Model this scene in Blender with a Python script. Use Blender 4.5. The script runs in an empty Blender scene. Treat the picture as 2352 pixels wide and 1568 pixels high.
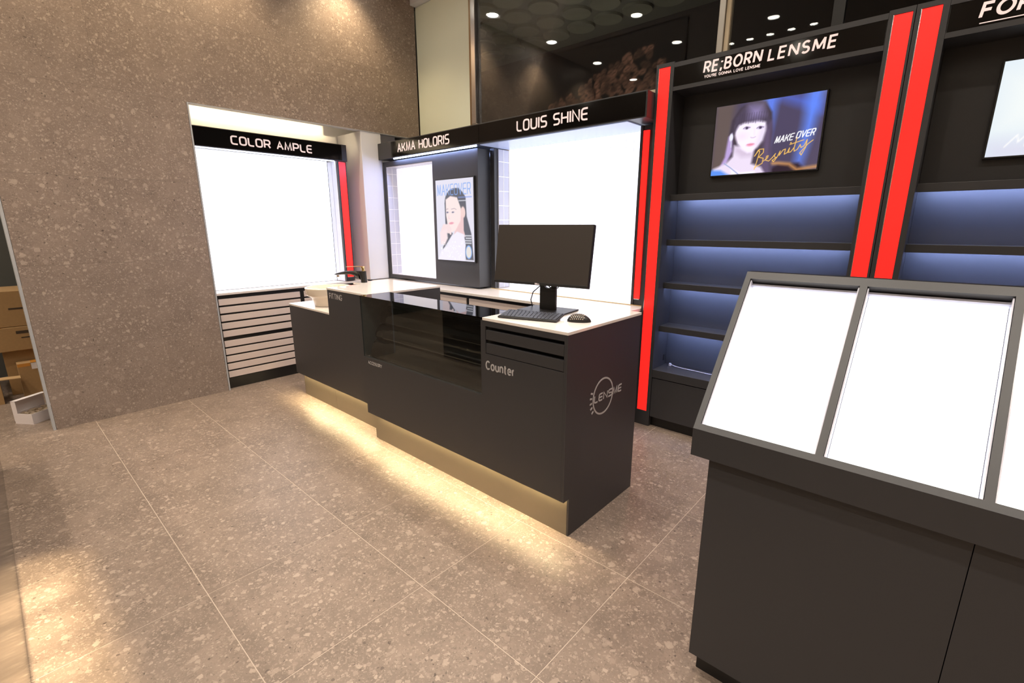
import bpy, bmesh, math, random
import numpy as np
from mathutils import Vector, Matrix

random.seed(7)
SC = bpy.context.scene
COL = SC.collection
# ------------------------------------------------------------------ camera
F_PX = 1090.079
cam_d = bpy.data.cameras.new('camera')
cam_d.sensor_fit = 'HORIZONTAL'
cam_d.sensor_width = 36.0
cam_d.lens = 36.0 * F_PX / 2352.0
cam_d.clip_start = 0.02
cam = bpy.data.objects.new('camera', cam_d)
COL.objects.link(cam)
RR = ((0.74306437, 0.66921995, -0.00009607),
      (0.15794882, -0.17551702, -0.97172318),
      (-0.65031340, 0.72203770, -0.23612294))
cam.matrix_world = Matrix(((RR[0][0], -RR[1][0], -RR[2][0], 1.9754),
                           (RR[0][1], -RR[1][1], -RR[2][1], -0.3789),
                           (RR[0][2], -RR[1][2], -RR[2][2], 1.4275),
                           (0, 0, 0, 1)))
SC.camera = cam
# ------------------------------------------------------------------ world + exposure
SC.view_settings.view_transform = 'Standard'
SC.view_settings.look = 'None'
SC.view_settings.gamma = 1.0
SC.view_settings.use_curve_mapping = False
SC.view_settings.exposure = 0.0
world = bpy.data.worlds.new('world')
SC.world = world
world.use_nodes = True
world.node_tree.nodes['Background'].inputs[0].default_value = (1.0, 0.93, 0.86, 1)
world.node_tree.nodes['Background'].inputs[1].default_value = 0.05
# light levels (lamps of the place; used in their builders below)
DOWNLIGHT_W = 62.0
DOWNLIGHT_COL = (1.0, 0.90, 0.78)
WALLWASH_COL = (1.0, 0.78, 0.48)
PANEL_E = 1.75
LED_WARM_E = 185.0
LED_COOL_E = 85.0
COVE_E = 55.0
CEIL_Z = 3.80

# ------------------------------------------------------------------ helpers
def s2l(c):
    return tuple((v / 12.92 if v <= 0.04045 else ((v + 0.055) / 1.055) ** 2.4) for v in c)
def rgb(r, g, b):
    return s2l((r / 255., g / 255., b / 255.)) + (1.0,)

def new_mat(name):
    m = bpy.data.materials.new(name)
    m.use_nodes = True
    return m, m.node_tree.nodes, m.node_tree.links

def pbr(name, col, rough=0.5, metal=0.0, coat=0.0, bump=0.0, bscale=300.0, var=0.0, spec=0.5):
    m, n, l = new_mat(name)
    p = n['Principled BSDF']
    p.inputs['Base Color'].default_value = col
    p.inputs['Roughness'].default_value = rough
    p.inputs['Metallic'].default_value = metal
    p.inputs['Coat Weight'].default_value = coat
    p.inputs['Coat Roughness'].default_value = 0.03
    p.inputs['Specular IOR Level'].default_value = spec
    if bump or var:
        g = n.new('ShaderNodeNewGeometry')
        t = n.new('ShaderNodeTexNoise')
        t.inputs['Scale'].default_value = bscale
        t.inputs['Detail'].default_value = 3
        l.new(g.outputs['Position'], t.inputs['Vector'])
        if bump:
            b = n.new('ShaderNodeBump')
            b.inputs['Strength'].default_value = bump
            b.inputs['Distance'].default_value = 0.002
            l.new(t.outputs['Fac'], b.inputs['Height'])
            l.new(b.outputs['Normal'], p.inputs['Normal'])
        if var:
            r = n.new('ShaderNodeMixRGB')
            r.inputs['Color1'].default_value = tuple(c * (1 - var) for c in col[:3]) + (1,)
            r.inputs['Color2'].default_value = tuple(min(1, c * (1 + var)) for c in col[:3]) + (1,)
            l.new(t.outputs['Fac'], r.inputs['Fac'])
            l.new(r.outputs['Color'], p.inputs['Base Color'])
    return m

def emit(name, col, strength):
    m, n, l = new_mat(name)
    p = n['Principled BSDF']
    p.inputs['Base Color'].default_value = tuple(min(0.8, c) for c in col[:3]) + (1,)
    p.inputs['Roughness'].default_value = 0.3
    p.inputs['Emission Color'].default_value = tuple(col[:3]) + (1,)
    p.inputs['Emission Strength'].default_value = strength
    return m

def attr_emit(name, strength):
    m, n, l = new_mat(name)
    p = n['Principled BSDF']
    p.inputs['Base Color'].default_value = (0.01, 0.01, 0.01, 1)
    p.inputs['Roughness'].default_value = 0.12
    a = n.new('ShaderNodeAttribute')
    a.attribute_name = 'picture'
    l.new(a.outputs['Color'], p.inputs['Emission Color'])
    p.inputs['Emission Strength'].default_value = strength
    return m

def attr_print(name):
    m, n, l = new_mat(name)
    p = n['Principled BSDF']
    p.inputs['Roughness'].default_value = 0.5
    a = n.new('ShaderNodeAttribute')
    a.attribute_name = 'picture'
    l.new(a.outputs['Color'], p.inputs['Base Color'])
    return m

def glass(name, tint=(1, 1, 1), ior=1.5, gain=1.0):
    m, n, l = new_mat(name)
    n.remove(n['Principled BSDF'])
    o = n['Material Output']
    t = n.new('ShaderNodeBsdfTransparent')
    t.inputs['Color'].default_value = tuple(tint) + (1,)
    g = n.new('ShaderNodeBsdfGlossy')
    g.inputs['Roughness'].default_value = 0.0
    g.inputs['Color'].default_value = (1, 1, 1, 1)
    f = n.new('ShaderNodeFresnel')
    f.inputs['IOR'].default_value = ior
    k = n.new('ShaderNodeMath')
    k.operation = 'MULTIPLY'
    k.use_clamp = True
    k.inputs[1].default_value = gain
    x = n.new('ShaderNodeMixShader')
    l.new(f.outputs['Fac'], k.inputs[0])
    l.new(k.outputs[0], x.inputs['Fac'])
    l.new(t.outputs[0], x.inputs[1])
    l.new(g.outputs[0], x.inputs[2])
    l.new(x.outputs[0], o.inputs['Surface'])
    return m

def terrazzo(name, base_a, base_b, light_a, light_b, dark, scale=1.0, rough=0.45, stretch=(1, 1, 1), jitter=True):
    m, n, l = new_mat(name)
    p = n['Principled BSDF']
    p.inputs['Roughness'].default_value = rough
    p.inputs['Specular IOR Level'].default_value = 0.35
    g = n.new('ShaderNodeNewGeometry')
    vec = g.outputs['Position']
    if jitter:
        oi = n.new('ShaderNodeObjectInfo')
        mu = n.new('ShaderNodeMath'); mu.operation = 'MULTIPLY'; mu.inputs[1].default_value = 37.0
        l.new(oi.outputs['Random'], mu.inputs[0])
        ad = n.new('ShaderNodeVectorMath'); ad.operation = 'ADD'
        l.new(vec, ad.inputs[0]); l.new(mu.outputs[0], ad.inputs[1])
        vec = ad.outputs[0]
    st = n.new('ShaderNodeVectorMath'); st.operation = 'MULTIPLY'
    st.inputs[1].default_value = stretch
    l.new(vec, st.inputs[0]); vec = st.outputs[0]
    dn = n.new('ShaderNodeTexNoise'); dn.inputs['Scale'].default_value = 60 * scale; dn.inputs['Detail'].default_value = 2
    l.new(vec, dn.inputs['Vector'])
    sb = n.new('ShaderNodeVectorMath'); sb.operation = 'SUBTRACT'; sb.inputs[1].default_value = (0.5, 0.5, 0.5)
    l.new(dn.outputs['Color'], sb.inputs[0])
    sc = n.new('ShaderNodeVectorMath'); sc.operation = 'SCALE'; sc.inputs['Scale'].default_value = 0.022 / scale
    l.new(sb.outputs[0], sc.inputs[0])
    av = n.new('ShaderNodeVectorMath'); av.operation = 'ADD'
    l.new(vec, av.inputs[0]); l.new(sc.outputs[0], av.inputs[1])
    dv = av.outputs[0]
    bn = n.new('ShaderNodeTexNoise'); bn.inputs['Scale'].default_value = 5 * scale; bn.inputs['Detail'].default_value = 8; bn.inputs['Roughness'].default_value = 0.72
    l.new(vec, bn.inputs['Vector'])
    cr = n.new('ShaderNodeValToRGB')
    cr.color_ramp.elements[0].position = 0.35; cr.color_ramp.elements[0].color = base_a
    cr.color_ramp.elements[1].position = 0.65; cr.color_ramp.elements[1].color = base_b
    l.new(bn.outputs['Fac'], cr.inputs[0])
    cur = cr.outputs[0]
    def layer(cur, s, thr, rmin, rmax, ca, cb, amt):
        v = n.new('ShaderNodeTexVoronoi'); v.inputs['Scale'].default_value = s * scale
        l.new(dv, v.inputs['Vector'])
        sp = n.new('ShaderNodeSeparateColor'); l.new(v.outputs['Color'], sp.inputs[0])
        mr = n.new('ShaderNodeMapRange'); mr.inputs['From Min'].default_value = thr; mr.inputs['From Max'].default_value = 1.0
        mr.inputs['To Min'].default_value = rmin; mr.inputs['To Max'].default_value = rmax; mr.clamp = False
        l.new(sp.outputs[0], mr.inputs['Value'])
        d = n.new('ShaderNodeMath'); d.operation = 'SUBTRACT'
        l.new(mr.outputs[0], d.inputs[0]); l.new(v.outputs['Distance'], d.inputs[1])
        mm = n.new('ShaderNodeMapRange'); mm.inputs['From Min'].default_value = 0.0; mm.inputs['From Max'].default_value = 0.07
        mm.inputs['To Max'].default_value = amt
        l.new(d.outputs[0], mm.inputs['Value'])
        gt = n.new('ShaderNodeMath'); gt.operation = 'GREATER_THAN'; gt.inputs[1].default_value = thr
        l.new(sp.outputs[0], gt.inputs[0])
        ml = n.new('ShaderNodeMath'); ml.operation = 'MULTIPLY'
        l.new(mm.outputs[0], ml.inputs[0]); l.new(gt.outputs[0], ml.inputs[1])
        cc = n.new('ShaderNodeMixRGB'); cc.inputs[1].default_value = ca; cc.inputs[2].default_value = cb
        l.new(sp.outputs[1], cc.inputs[0])
        mx = n.new('ShaderNodeMixRGB')
        l.new(ml.outputs[0], mx.inputs[0]); l.new(cur, mx.inputs[1]); l.new(cc.outputs[0], mx.inputs[2])
        return mx.outputs[0]
    cur = layer(cur, 150, 0.15, 0.20, 0.65, base_a, light_a, 0.85)
    cur = layer(cur, 90, 0.35, 0.12, 0.60, base_a, light_b, 0.7)
    cur = layer(cur, 46, 0.55, 0.08, 0.55, base_b, light_b, 0.75)
    cur = layer(cur, 24, 0.66, 0.06, 0.46, base_b, light_b, 0.65)
    cur = layer(cur, 110, 0.86, 0.12, 0.42, dark, base_a, 0.7)
    cur = layer(cur, 60, 0.95, 0.18, 0.40, dark, tuple(0.5 * (a + b) for a, b in zip(dark, base_a)), 0.9)
    l.new(cur, p.inputs['Base Color'])
    return m

class MB:
    """collects shapes in one bmesh"""
    def __init__(self):
        self.bm = bmesh.new()
    def box(self, x0, x1, y0, y1, z0, z1, bev=0.0, seg=2, mtx=None):
        t = bmesh.new()
        vs = [t.verts.new((x, y, z)) for x in (x0, x1) for y in (y0, y1) for z in (z0, z1)]
        for f in ((0, 1, 3, 2), (4, 6, 7, 5), (0, 4, 5, 1), (2, 3, 7, 6), (0, 2, 6, 4), (1, 5, 7, 3)):
            t.faces.new([vs[i] for i in f])
        if bev:
            bmesh.ops.bevel(t, geom=list(t.edges), offset=bev, segments=seg, affect='EDGES', profile=0.5)
        self.merge(t, mtx)
        return self
    def merge(self, t, mtx=None):
        if mtx is not None:
            bmesh.ops.transform(t, matrix=mtx, verts=list(t.verts))
        bmesh.ops.recalc_face_normals(t, faces=list(t.faces))
        me = bpy.data.meshes.new('tmp'); t.to_mesh(me); t.free()
        self.bm.from_mesh(me); bpy.data.meshes.remove(me)
    def prism(self, pts, axis, a, b, bev=0.0, mtx=None):
        """pts: 2D polygon; axis 'x': (y,z), 'y': (x,z), 'z': (x,y); swept from a to b"""
        def P(u, v, w):
            return {'x': (w, u, v), 'y': (u, w, v), 'z': (u, v, w)}[axis]
        t = bmesh.new()
        A = [t.verts.new(P(u, v, a)) for u, v in pts]
        B = [t.verts.new(P(u, v, b)) for u, v in pts]
        n = len(pts)
        t.faces.new(A); t.faces.new(B[::-1])
        for i in range(n):
            t.faces.new((A[i], B[i], B[(i + 1) % n], A[(i + 1) % n]))
        if bev:
            bmesh.ops.bevel(t, geom=list(t.edges), offset=bev, segments=2, affect='EDGES', profile=0.5)
        self.merge(t, mtx)
        return self
    def lathe(self, prof, cx, cy, seg=40):
        t = bmesh.new()
        rings = []
        for r, z in prof:
            if r < 1e-6:
                rings.append([t.verts.new((cx, cy, z))])
            else:
                rings.append([t.verts.new((cx + r * math.cos(2 * math.pi * i / seg), cy + r * math.sin(2 * math.pi * i / seg), z)) for i in range(seg)])
        for a, b in zip(rings, rings[1:]):
            for i in range(seg):
                j = (i + 1) % seg
                if len(a) == 1 and len(b) == 1: continue
                if len(a) == 1: t.faces.new((a[0], b[i], b[j]))
                elif len(b) == 1: t.faces.new((a[i], b[0], a[j]))
                else: t.faces.new((a[i], b[i], b[j], a[j]))
        self.merge(t)
        return self
    def loft(self, rings, cap=True):
        t = bmesh.new()
        R = [[t.verts.new(p) for p in r] for r in rings]
        n = len(R[0])
        for a, b in zip(R, R[1:]):
            for i in range(n):
                t.faces.new((a[i], b[i], b[(i + 1) % n], a[(i + 1) % n]))
        if cap:
            t.faces.new(R[0][::-1]); t.faces.new(R[-1])
        self.merge(t)
        return self
    def tube(self, pts, r, seg=8):
        pts = [Vector(p) for p in pts]
        rings = []
        for i, p in enumerate(pts):
            d = (pts[min(i + 1, len(pts) - 1)] - pts[max(i - 1, 0)]).normalized()
            u = d.cross(Vector((0, 0, 1)))
            if u.length < 1e-3: u = d.cross(Vector((0, 1, 0)))
            u.normalize(); v = d.cross(u)
            rings.append([p + r * (math.cos(2 * math.pi * k / seg) * u + math.sin(2 * math.pi * k / seg) * v) for k in range(seg)])
        return self.loft(rings)
    def mesh(self, name, smooth=False):
        me = bpy.data.meshes.new(name)
        self.bm.to_mesh(me); self.bm.free()
        if smooth:
            me.polygons.foreach_set('use_smooth', [True] * len(me.polygons))
            try:
                me.set_sharp_from_angle(angle=math.radians(40))
            except Exception:
                pass
        return me

def tag(o, label=None, cat=None, group=None, kind=None):
    if label: o['label'] = label
    if cat: o['category'] = cat
    if group: o['group'] = group
    if kind: o['kind'] = kind
    return o

def empty(name, loc, label=None, cat=None, group=None, kind=None):
    o = bpy.data.objects.new(name, None)
    o.empty_display_size = 0.1
    o.location = loc
    COL.objects.link(o)
    return tag(o, label, cat, group, kind)

def wloc(o):
    v = Vector((0, 0, 0))
    while o is not None:
        if o.type == 'EMPTY': return Vector(o.location)
        o = o.parent
    return v

def obj(name, mb, mat, parent=None, smooth=False, label=None):
    me = mb if isinstance(mb, bpy.types.Mesh) else mb.mesh(name, smooth)
    if not me.materials:
        me.materials.append(mat)
    o = bpy.data.objects.new(name, me)
    COL.objects.link(o)
    if parent is not None:
        o.parent = parent
        if parent.type == 'EMPTY':
            o.matrix_parent_inverse = Matrix.Translation(-Vector(parent.location))
        # parts under a mesh part share its (world-built) space
    if label: o['label'] = label
    return o

def box(name, x0, x1, y0, y1, z0, z1, mat, parent=None, bev=0.0, label=None):
    return obj(name, MB().box(x0, x1, y0, y1, z0, z1, bev), mat, parent, label=label)

def struct(o):
    o['kind'] = 'structure'
    return o

# ---- lettering -----------------------------------------------------------
def rnd(pts, r, closed=False):
    out = []
    n = len(pts)
    for i in range(n):
        p = Vector(pts[i][:2])
        if not closed and i in (0, n - 1):
            out.append(p); continue
        a = Vector(pts[(i - 1) % n][:2]); b = Vector(pts[(i + 1) % n][:2])
        da = a - p; db = b - p
        rr = min(r, da.length * 0.5, db.length * 0.5)
        if rr < 1e-4 or (len(pts[i]) > 2 and pts[i][2] == 0):
            out.append(p); continue
        A = p + da.normalized() * rr; B = p + db.normalized() * rr
        for t in (0, 0.33, 0.67, 1.0):
            out.append((1 - t) ** 2 * A + 2 * t * (1 - t) * p + t * t * B)
    return out

# glyph: list of (closed, points) on a unit box, width factor
G = {
 'C': (0.95, [(0, [(1, 1), (0, 1), (0, 0), (1, 0)])]),
 'O': (1.0, [(1, [(0, 0), (1, 0), (1, 1), (0, 1)])]),
 'L': (0.85, [(0, [(0, 1), (0, 0), (1, 0)])]),
 'R': (0.95, [(0, [(0, 0), (0, 1, 0), (1, 1), (1, .45), (0, .45, 0)]), (0, [(.62, .45), (1, 0)])]),
 'A': (1.0, [(0, [(0, 0), (.5, 1, 0), (1, 0)]), (0, [(.2, .36), (.8, .36)])]),
 'M': (1.15, [(0, [(0, 0), (.12, 1, 0), (.5, 0.05, 0), (.88, 1, 0), (1, 0)])]),
 'P': (0.95, [(0, [(0, 0), (0, 1, 0), (1, 1), (1, .42), (0, .42, 0)])]),
 'E': (0.9, [(0, [(1, 1), (0, 1), (0, 0), (1, 0)]), (0, [(0, .5), (.95, .5)])]),
 'K': (0.95, [(0, [(0, 0), (0, 1)]), (0, [(1, 1), (.45, .5, 0), (0, .5)]), (0, [(.45, .5), (1, 0)])]),
 'H': (1.0, [(0, [(0, 0), (0, 1)]), (0, [(1, 0), (1, 1)]), (0, [(0, .5), (1, .5)])]),
 'I': (0.0, [(0, [(0, 0), (0, 1)])]),
 'S': (0.95, [(0, [(1, 1), (0, 1), (0, .5), (1, .5), (1, 0), (0, 0)])]),
 'U': (1.0, [(0, [(0, 1), (0, 0), (1, 0), (1, 1)])]),
 'N': (1.0, [(0, [(0, 0), (0, 1, 0), (1, 0, 0), (1, 1)])]),
 'V': (1.0, [(0, [(0, 1), (.5, 0, 0), (1, 1)])]),
 ' ': (0.45, []),
}
def stroke_paths(text, w=0.72, gap=0.30, r=0.28, glyphs=None):
    """-> (paths, total width); letter height is 1"""
    x = 0.0; out = []
    for ch in text:
        gw, st = (glyphs or G)[ch]
        for closed, pts in st:
            pp = [((p[0] * gw * w), p[1]) + tuple(p[2:]) for p in pts]
            out.append((closed, [Vector((q.x + x, q.y)) for q in rnd(pp, r, closed)]))
        x += gw * w + gap
    return out, x - gap

def ribbon_mesh(name, paths, thick, place, depth, mat, parent, label=None):
    """flat ribbons; place(u,v,h) -> world point"""
    bm = bmesh.new()
    d0 = depth
    for ip, (closed, pts) in enumerate(paths):
        depth = d0 * (1 + 0.07 * (ip % 7))
        n = len(pts)
        L, Rr = [], []
        for i in range(n):
            p = pts[i]
            if closed: a, b = pts[i - 1], pts[(i + 1) % n]
            else: a, b = pts[max(0, i - 1)], pts[min(n - 1, i + 1)]
            d1 = (p - a); d2 = (b - p)
            if d1.length < 1e-9: d1 = d2
            if d2.length < 1e-9: d2 = d1
            d1 = d1.normalized(); d2 = d2.normalized()
            n1 = Vector((-d1.y, d1.x)); n2 = Vector((-d2.y, d2.x))
            m = n1 + n2
            if m.length < 1e-6: m = n1
            m.normalize()
            k = 1.0 / max(0.45, m.dot(n1))
            k = min(k, 1.42)
            L.append(p + m * thick * 0.5 * k); Rr.append(p - m * thick * 0.5 * k)
        rng = range(n) if closed else range(n - 1)
        top = [(bm.verts.new(place(l.x, l.y, depth)), bm.verts.new(place(r.x, r.y, depth))) for l, r in zip(L, Rr)]
        bot = [(bm.verts.new(place(l.x, l.y, 0)), bm.verts.new(place(r.x, r.y, 0))) for l, r in zip(L, Rr)]
        for i in rng:
            j = (i + 1) % n
            bm.faces.new((top[i][0], top[j][0], top[j][1], top[i][1]))
            bm.faces.new((top[i][0], bot[i][0], bot[j][0], top[j][0]))
            bm.faces.new((top[i][1], top[j][1], bot[j][1], bot[i][1]))
        if not closed:
            for i in (0, n - 1):
                bm.faces.new((top[i][0], top[i][1], bot[i][1], bot[i][0]))
    bmesh.ops.recalc_face_normals(bm, faces=list(bm.faces))
    me = bpy.data.meshes.new(name); bm.to_mesh(me); bm.free()
    return obj(name, me, mat, parent, label=label)

def plane_placer(p0, right, up, normal, sx, sy, shear=0.0):
    p0 = Vector(p0); right = Vector(right); up = Vector(up); normal = Vector(normal)
    def f(u, v, h):
        return p0 + right * (u * sx + shear * v * sy) + up * (v * sy) + normal * h
    return f

def words_of(text, fn):
    """yield (word, x0, x1) as fractions of the full width"""
    total = fn(text)
    i = 0
    for wd in text.split(' '):
        j = text.index(wd, i)
        x0 = fn(text[:j] + wd) - fn(wd)
        yield wd, x0 / total, fn(text[:j] + wd) / total
        i = j + len(wd)

def techno(name, text, p0, right, up, normal, width, height, thick, mat, parent, depth=0.003, shear=0.0, w=0.72, gap=0.30, label=None, glyphs=None, r=0.28):
    out = []
    for wd, f0, f1 in words_of(text, lambda t: stroke_paths(t, w, gap, r, glyphs)[1]):
        paths, tw = stroke_paths(wd, w, gap, r, glyphs)
        sx = width * (f1 - f0) / tw; sy = height
        P = [(c, [Vector((q.x * sx / sy, q.y)) for q in pts]) for c, pts in paths]
        o = Vector(p0) + Vector(right) * (width * f0)
        out.append(ribbon_mesh(name, P, thick, plane_placer(o, right, up, normal, sy, sy, shear), depth, mat, parent, label))
    return out

def arc(cx, cy, rx, ry, a0, a1, n=10):
    return [(cx + rx * math.cos(math.radians(a0 + (a1 - a0) * k / n)), cy + ry * math.sin(math.radians(a0 + (a1 - a0) * k / n)), 0) for k in range(n + 1)]
# rounded sans glyphs for the plain lettering
HG = {
 'R': (0.80, [(0, [(0, 0), (0, 1, 0), (.45, 1, 0)] + arc(.50, .73, .50, .27, 90, -90)[1:] + [(0, .46, 0)]), (0, [(.48, .46), (1, 0)])]),
 'E': (0.72, [(0, [(1, 1), (0, 1, 0), (0, 0, 0), (1, 0)]), (0, [(0, .52), (.9, .52)])]),
 ';': (0.12, [(0, [(.6, .66), (.6, .80)]), (0, [(.75, .16), (.2, -.16)])]),
 "'": (0.08, [(0, [(.5, 1.0), (.5, .72)])]),
 'B': (0.80, [(0, [(0, 0), (0, 1, 0), (.45, 1, 0)] + arc(.48, .76, .44, .24, 90, -90)[1:] + [(0, .52, 0)]), (0, [(.45, .52)] + arc(.50, .26, .50, .26, 90, -90)[1:] + [(0, 0, 0)])]),
 'O': (1.05, [(1, arc(.5, .5, .5, .5, 0, 345, 23))]),
 'N': (0.95, [(0, [(0, 0), (0, 1)]), (0, [(0.0, 1), (1, 0)]), (0, [(1, 0), (1, 1)])]),
 'L': (0.68, [(0, [(0, 1), (0, 0, 0), (1, 0)])]),
 'S': (0.72, [(0, arc(.5, .75, .48, .25, 35, 270, 12) + arc(.5, .25, .5, .25, 90, -145, 12)[1:])]),
 'M': (1.15, [(0, [(0, 0), (.05, 1)]), (0, [(.05, 1), (.5, .12)]), (0, [(.5, .12), (.95, 1)]), (0, [(.95, 1), (1, 0)])]),
 'Y': (0.85, [(0, [(0, 1), (.5, .45, 0), (.5, 0)]), (0, [(1, 1), (.5, .45)])]),
 'U': (0.90, [(0, [(0, 1), (0, .4, 0)] + arc(.5, .38, .5, .38, 180, 360)[1:] + [(1, 1)])]),
 'G': (0.98, [(0, arc(.5, .5, .5, .5, 40, 330, 18) + [(.97, .45, 0), (.55, .45, 0)])]),
 'C': (0.90, [(0, arc(.55, .5, .55, .5, 45, 315, 18))]),
 'A': (0.95, [(0, [(0, 0), (.5, 1, 0), (1, 0)]), (0, [(.2, .34), (.8, .34)])]),
 'V': (0.90, [(0, [(0, 1), (.5, 0, 0), (1, 1)])]),
 'F': (0.68, [(0, [(1, 1), (0, 1, 0), (0, 0, 0)]), (0, [(0, .52), (.9, .52)])]),
 'I': (0.0, [(0, [(0, 0), (0, 1)])]),
 'T': (0.82, [(0, [(0, 1), (1, 1)]), (0, [(.5, 1), (.5, 0)])]),
 'D': (0.85, [(0, [(0, 0), (0, 1, 0), (.4, 1, 0)] + arc(.45, .5, .55, .5, 90, -90)[1:] + [(0, 0, 0)])]),
 'o': (0.78, [(1, arc(.5, .36, .5, .36, 0, 345, 19))]),
 'u': (0.68, [(0, [(0, .72), (0, .3, 0)] + arc(.5, .28, .5, .28, 180, 360)[1:] + [(1, .72)]), (0, [(1, .3), (1, 0)])]),
 'n': (0.68, [(0, [(0, 0), (0, .72)]), (0, [(0, .42)] + arc(.5, .43, .5, .29, 180, 0)[1:] + [(1, 0)])]),
 't': (0.42, [(0, [(.35, .95), (.35, .22, 0)] + arc(.75, .2, .4, .2, 180, 290)[1:]), (0, [(-.1, .70), (.95, .70)])]),
 'e': (0.72, [(0, [(0, .37), (1, .37, 0)] + arc(.5, .36, .5, .36, 10, 315, 14)[1:])]),
 'r': (0.40, [(0, [(0, 0), (0, .72)]), (0, [(0, .40)] + arc(.75, .36, .75, .35, 180, 90)[1:])]),
 ' ': (0.40, []),
}
def plain(name, text, p0, right, up, normal, width, height, mat, parent, depth=0.002, thick=0.2, shear=0.0, gap=0.30, label=None):
    return techno(name, text, p0, right, up, normal, width, height, thick, mat, parent, depth, shear, 0.72, gap, label, HG, 0.0)

# ---- flat printed pictures (vertex-coloured sheets) ----------------------
class Paint:
    def __init__(self, w, h, nx, ny, bg):
        self.w, self.h, self.nx, self.ny = w, h, nx, ny
        self.X, self.Y = np.meshgrid(np.linspace(0, w, nx), np.linspace(0, h, ny))
        self.c = np.zeros((ny, nx, 3)); self.c[:] = np.array(bg) / 255.
        self.px = w / nx
    def put(self, mask, col, a=1.0):
        col = np.asarray(col, float) / 255.
        m = np.clip(mask, 0, 1)[..., None] * a
        self.c = self.c * (1 - m) + col * m
    def sm(self, d, soft):
        soft = max(soft, self.px)
        return np.clip(0.5 - d / soft, 0, 1)
    def ell(self, cx, cy, rx, ry, col, rot=0, soft=0, a=1.0):
        c, s = math.cos(rot), math.sin(rot)
        dx, dy = self.X - cx, self.Y - cy
        u = (dx * c + dy * s) / rx; v = (-dx * s + dy * c) / ry
        d = (np.sqrt(u * u + v * v) - 1) * min(rx, ry)
        self.put(self.sm(d, soft), col, a)
    def poly(self, pts, col, soft=0, a=1.0):
        d, ins = self._pd(pts, True)
        self.put(self.sm(np.where(ins, -d, d), soft), col, a)
    def line(self, pts, w, col, soft=0, a=1.0):
        d, _ = self._pd(pts, False)
        self.put(self.sm(d - w / 2, soft), col, a)
    def _pd(self, pts, closed):
        n = len(pts); best = np.full(self.X.shape, 1e9); ins = np.zeros(self.X.shape, bool)
        for i in range(n if closed else n - 1):
            x0, y0 = pts[i][:2]; x1, y1 = pts[(i + 1) % n][:2]
            dx, dy = x1 - x0, y1 - y0
            t = np.clip(((self.X - x0) * dx + (self.Y - y0) * dy) / (dx * dx + dy * dy + 1e-12), 0, 1)
            best = np.minimum(best, np.hypot(self.X - x0 - t * dx, self.Y - y0 - t * dy))
            if closed and abs(dy) > 1e-12:
                cond = ((y0 <= self.Y) != (y1 <= self.Y)) & (self.X < x0 + (self.Y - y0) / dy * dx)
                ins ^= cond
        return best, ins
    def text(self, text, x, y, w, h, thick, col, shear=0, rot=0, a=1.0):
        paths, tw = stroke_paths(text, r=0.2)
        c, s = math.cos(rot), math.sin(rot)
        for cl, pts in paths:
            q = []
            for p in pts:
                u = p.x / tw * w + shear * p.y * h; v = p.y * h
                q.append((x + u * c - v * s, y + u * s + v * c))
            if cl: q.append(q[0])
            self.line(q, thick, col, a=a)
    def sheet(self, name, p0, right, up, mat, parent):
        p0 = np.array(p0); right = np.array(right); up = np.array(up)
        V = p0 + self.X.reshape(-1, 1) * right + self.Y.reshape(-1, 1) * up
        nx, ny = self.nx, self.ny
        idx = np.arange(nx * ny).reshape(ny, nx)
        F = np.stack([idx[:-1, :-1], idx[:-1, 1:], idx[1:, 1:], idx[1:, :-1]], -1).reshape(-1, 4)
        me = bpy.data.meshes.new(name)
        me.from_pydata(V.tolist(), [], F.tolist())
        at = me.attributes.new('picture', 'FLOAT_COLOR', 'POINT')
        c = self.c.reshape(-1, 3)
        lin = np.where(c <= 0.04045, c / 12.92, ((c + 0.055) / 1.055) ** 2.4)
        at.data.foreach_set('color', np.concatenate([lin, np.ones((len(lin), 1))], 1).astype(np.float32).ravel())
        return obj(name, me, mat, parent)

# ------------------------------------------------------------------ materials
LAM = pbr('charcoal_laminate', rgb(55, 54, 56), 0.42, bump=0.05, bscale=900, var=0.06)
LAM_IN = pbr('charcoal_laminate_inner', rgb(62, 62, 66), 0.5, bump=0.05, bscale=900)
BLACK = pbr('black_satin', rgb(26, 25, 25), 0.35)
BLACKGAP = pbr('black_carcass', rgb(14, 14, 14), 0.5)
SIGN = pbr('black_gloss_acrylic', rgb(16, 14, 13), 0.09, spec=0.35)
LETTER = emit('white_letter', rgb(236, 214, 210), 0.50)
VINYL = pbr('grey_vinyl', rgb(176, 172, 172), 0.5)
WHITETOP = pbr('white_solid_surface', rgb(240, 231, 224), 0.08, var=0.02, bscale=400)
DRAWER_W = pbr('cream_drawer', rgb(226, 208, 198), 0.4)
CERAMIC = pbr('white_ceramic', rgb(240, 226, 208), 0.08, coat=0.5)
WHITE = pbr('white_paint', rgb(232, 232, 236), 0.6)
WHITEGL = pbr('white_acrylic', rgb(208, 208, 222), 0.25)
RED = emit('red_lit_acrylic', (1.0, 0.016, 0.012), 1.25)
PANEL = emit('lit_white_panel', (0.82, 0.86, 1.0), PANEL_E)
PANEL_D = emit('lit_white_panel_dim', (0.93, 0.92, 1.0), PANEL_E * 0.40)
TRAYPANEL = emit('lit_tray_panel', (0.96, 0.97, 1.0), PANEL_E * 0.8)
LEDW = emit('warm_led', (1.0, 0.80, 0.46), LED_WARM_E)
LEDC = emit('cool_led', (0.40, 0.52, 1.0), LED_COOL_E)
LEDCOVE = emit('warm_cove_led', (1.0, 0.80, 0.48), COVE_E)
LENS = emit('downlight_lens', (1.0, 0.93, 0.78), 60.0)
CHROME = pbr('chrome', (0.75, 0.75, 0.77, 1), 0.18, 1.0)
STEEL = pbr('brushed_steel', (0.42, 0.39, 0.35, 1), 0.32, 1.0)
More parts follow.
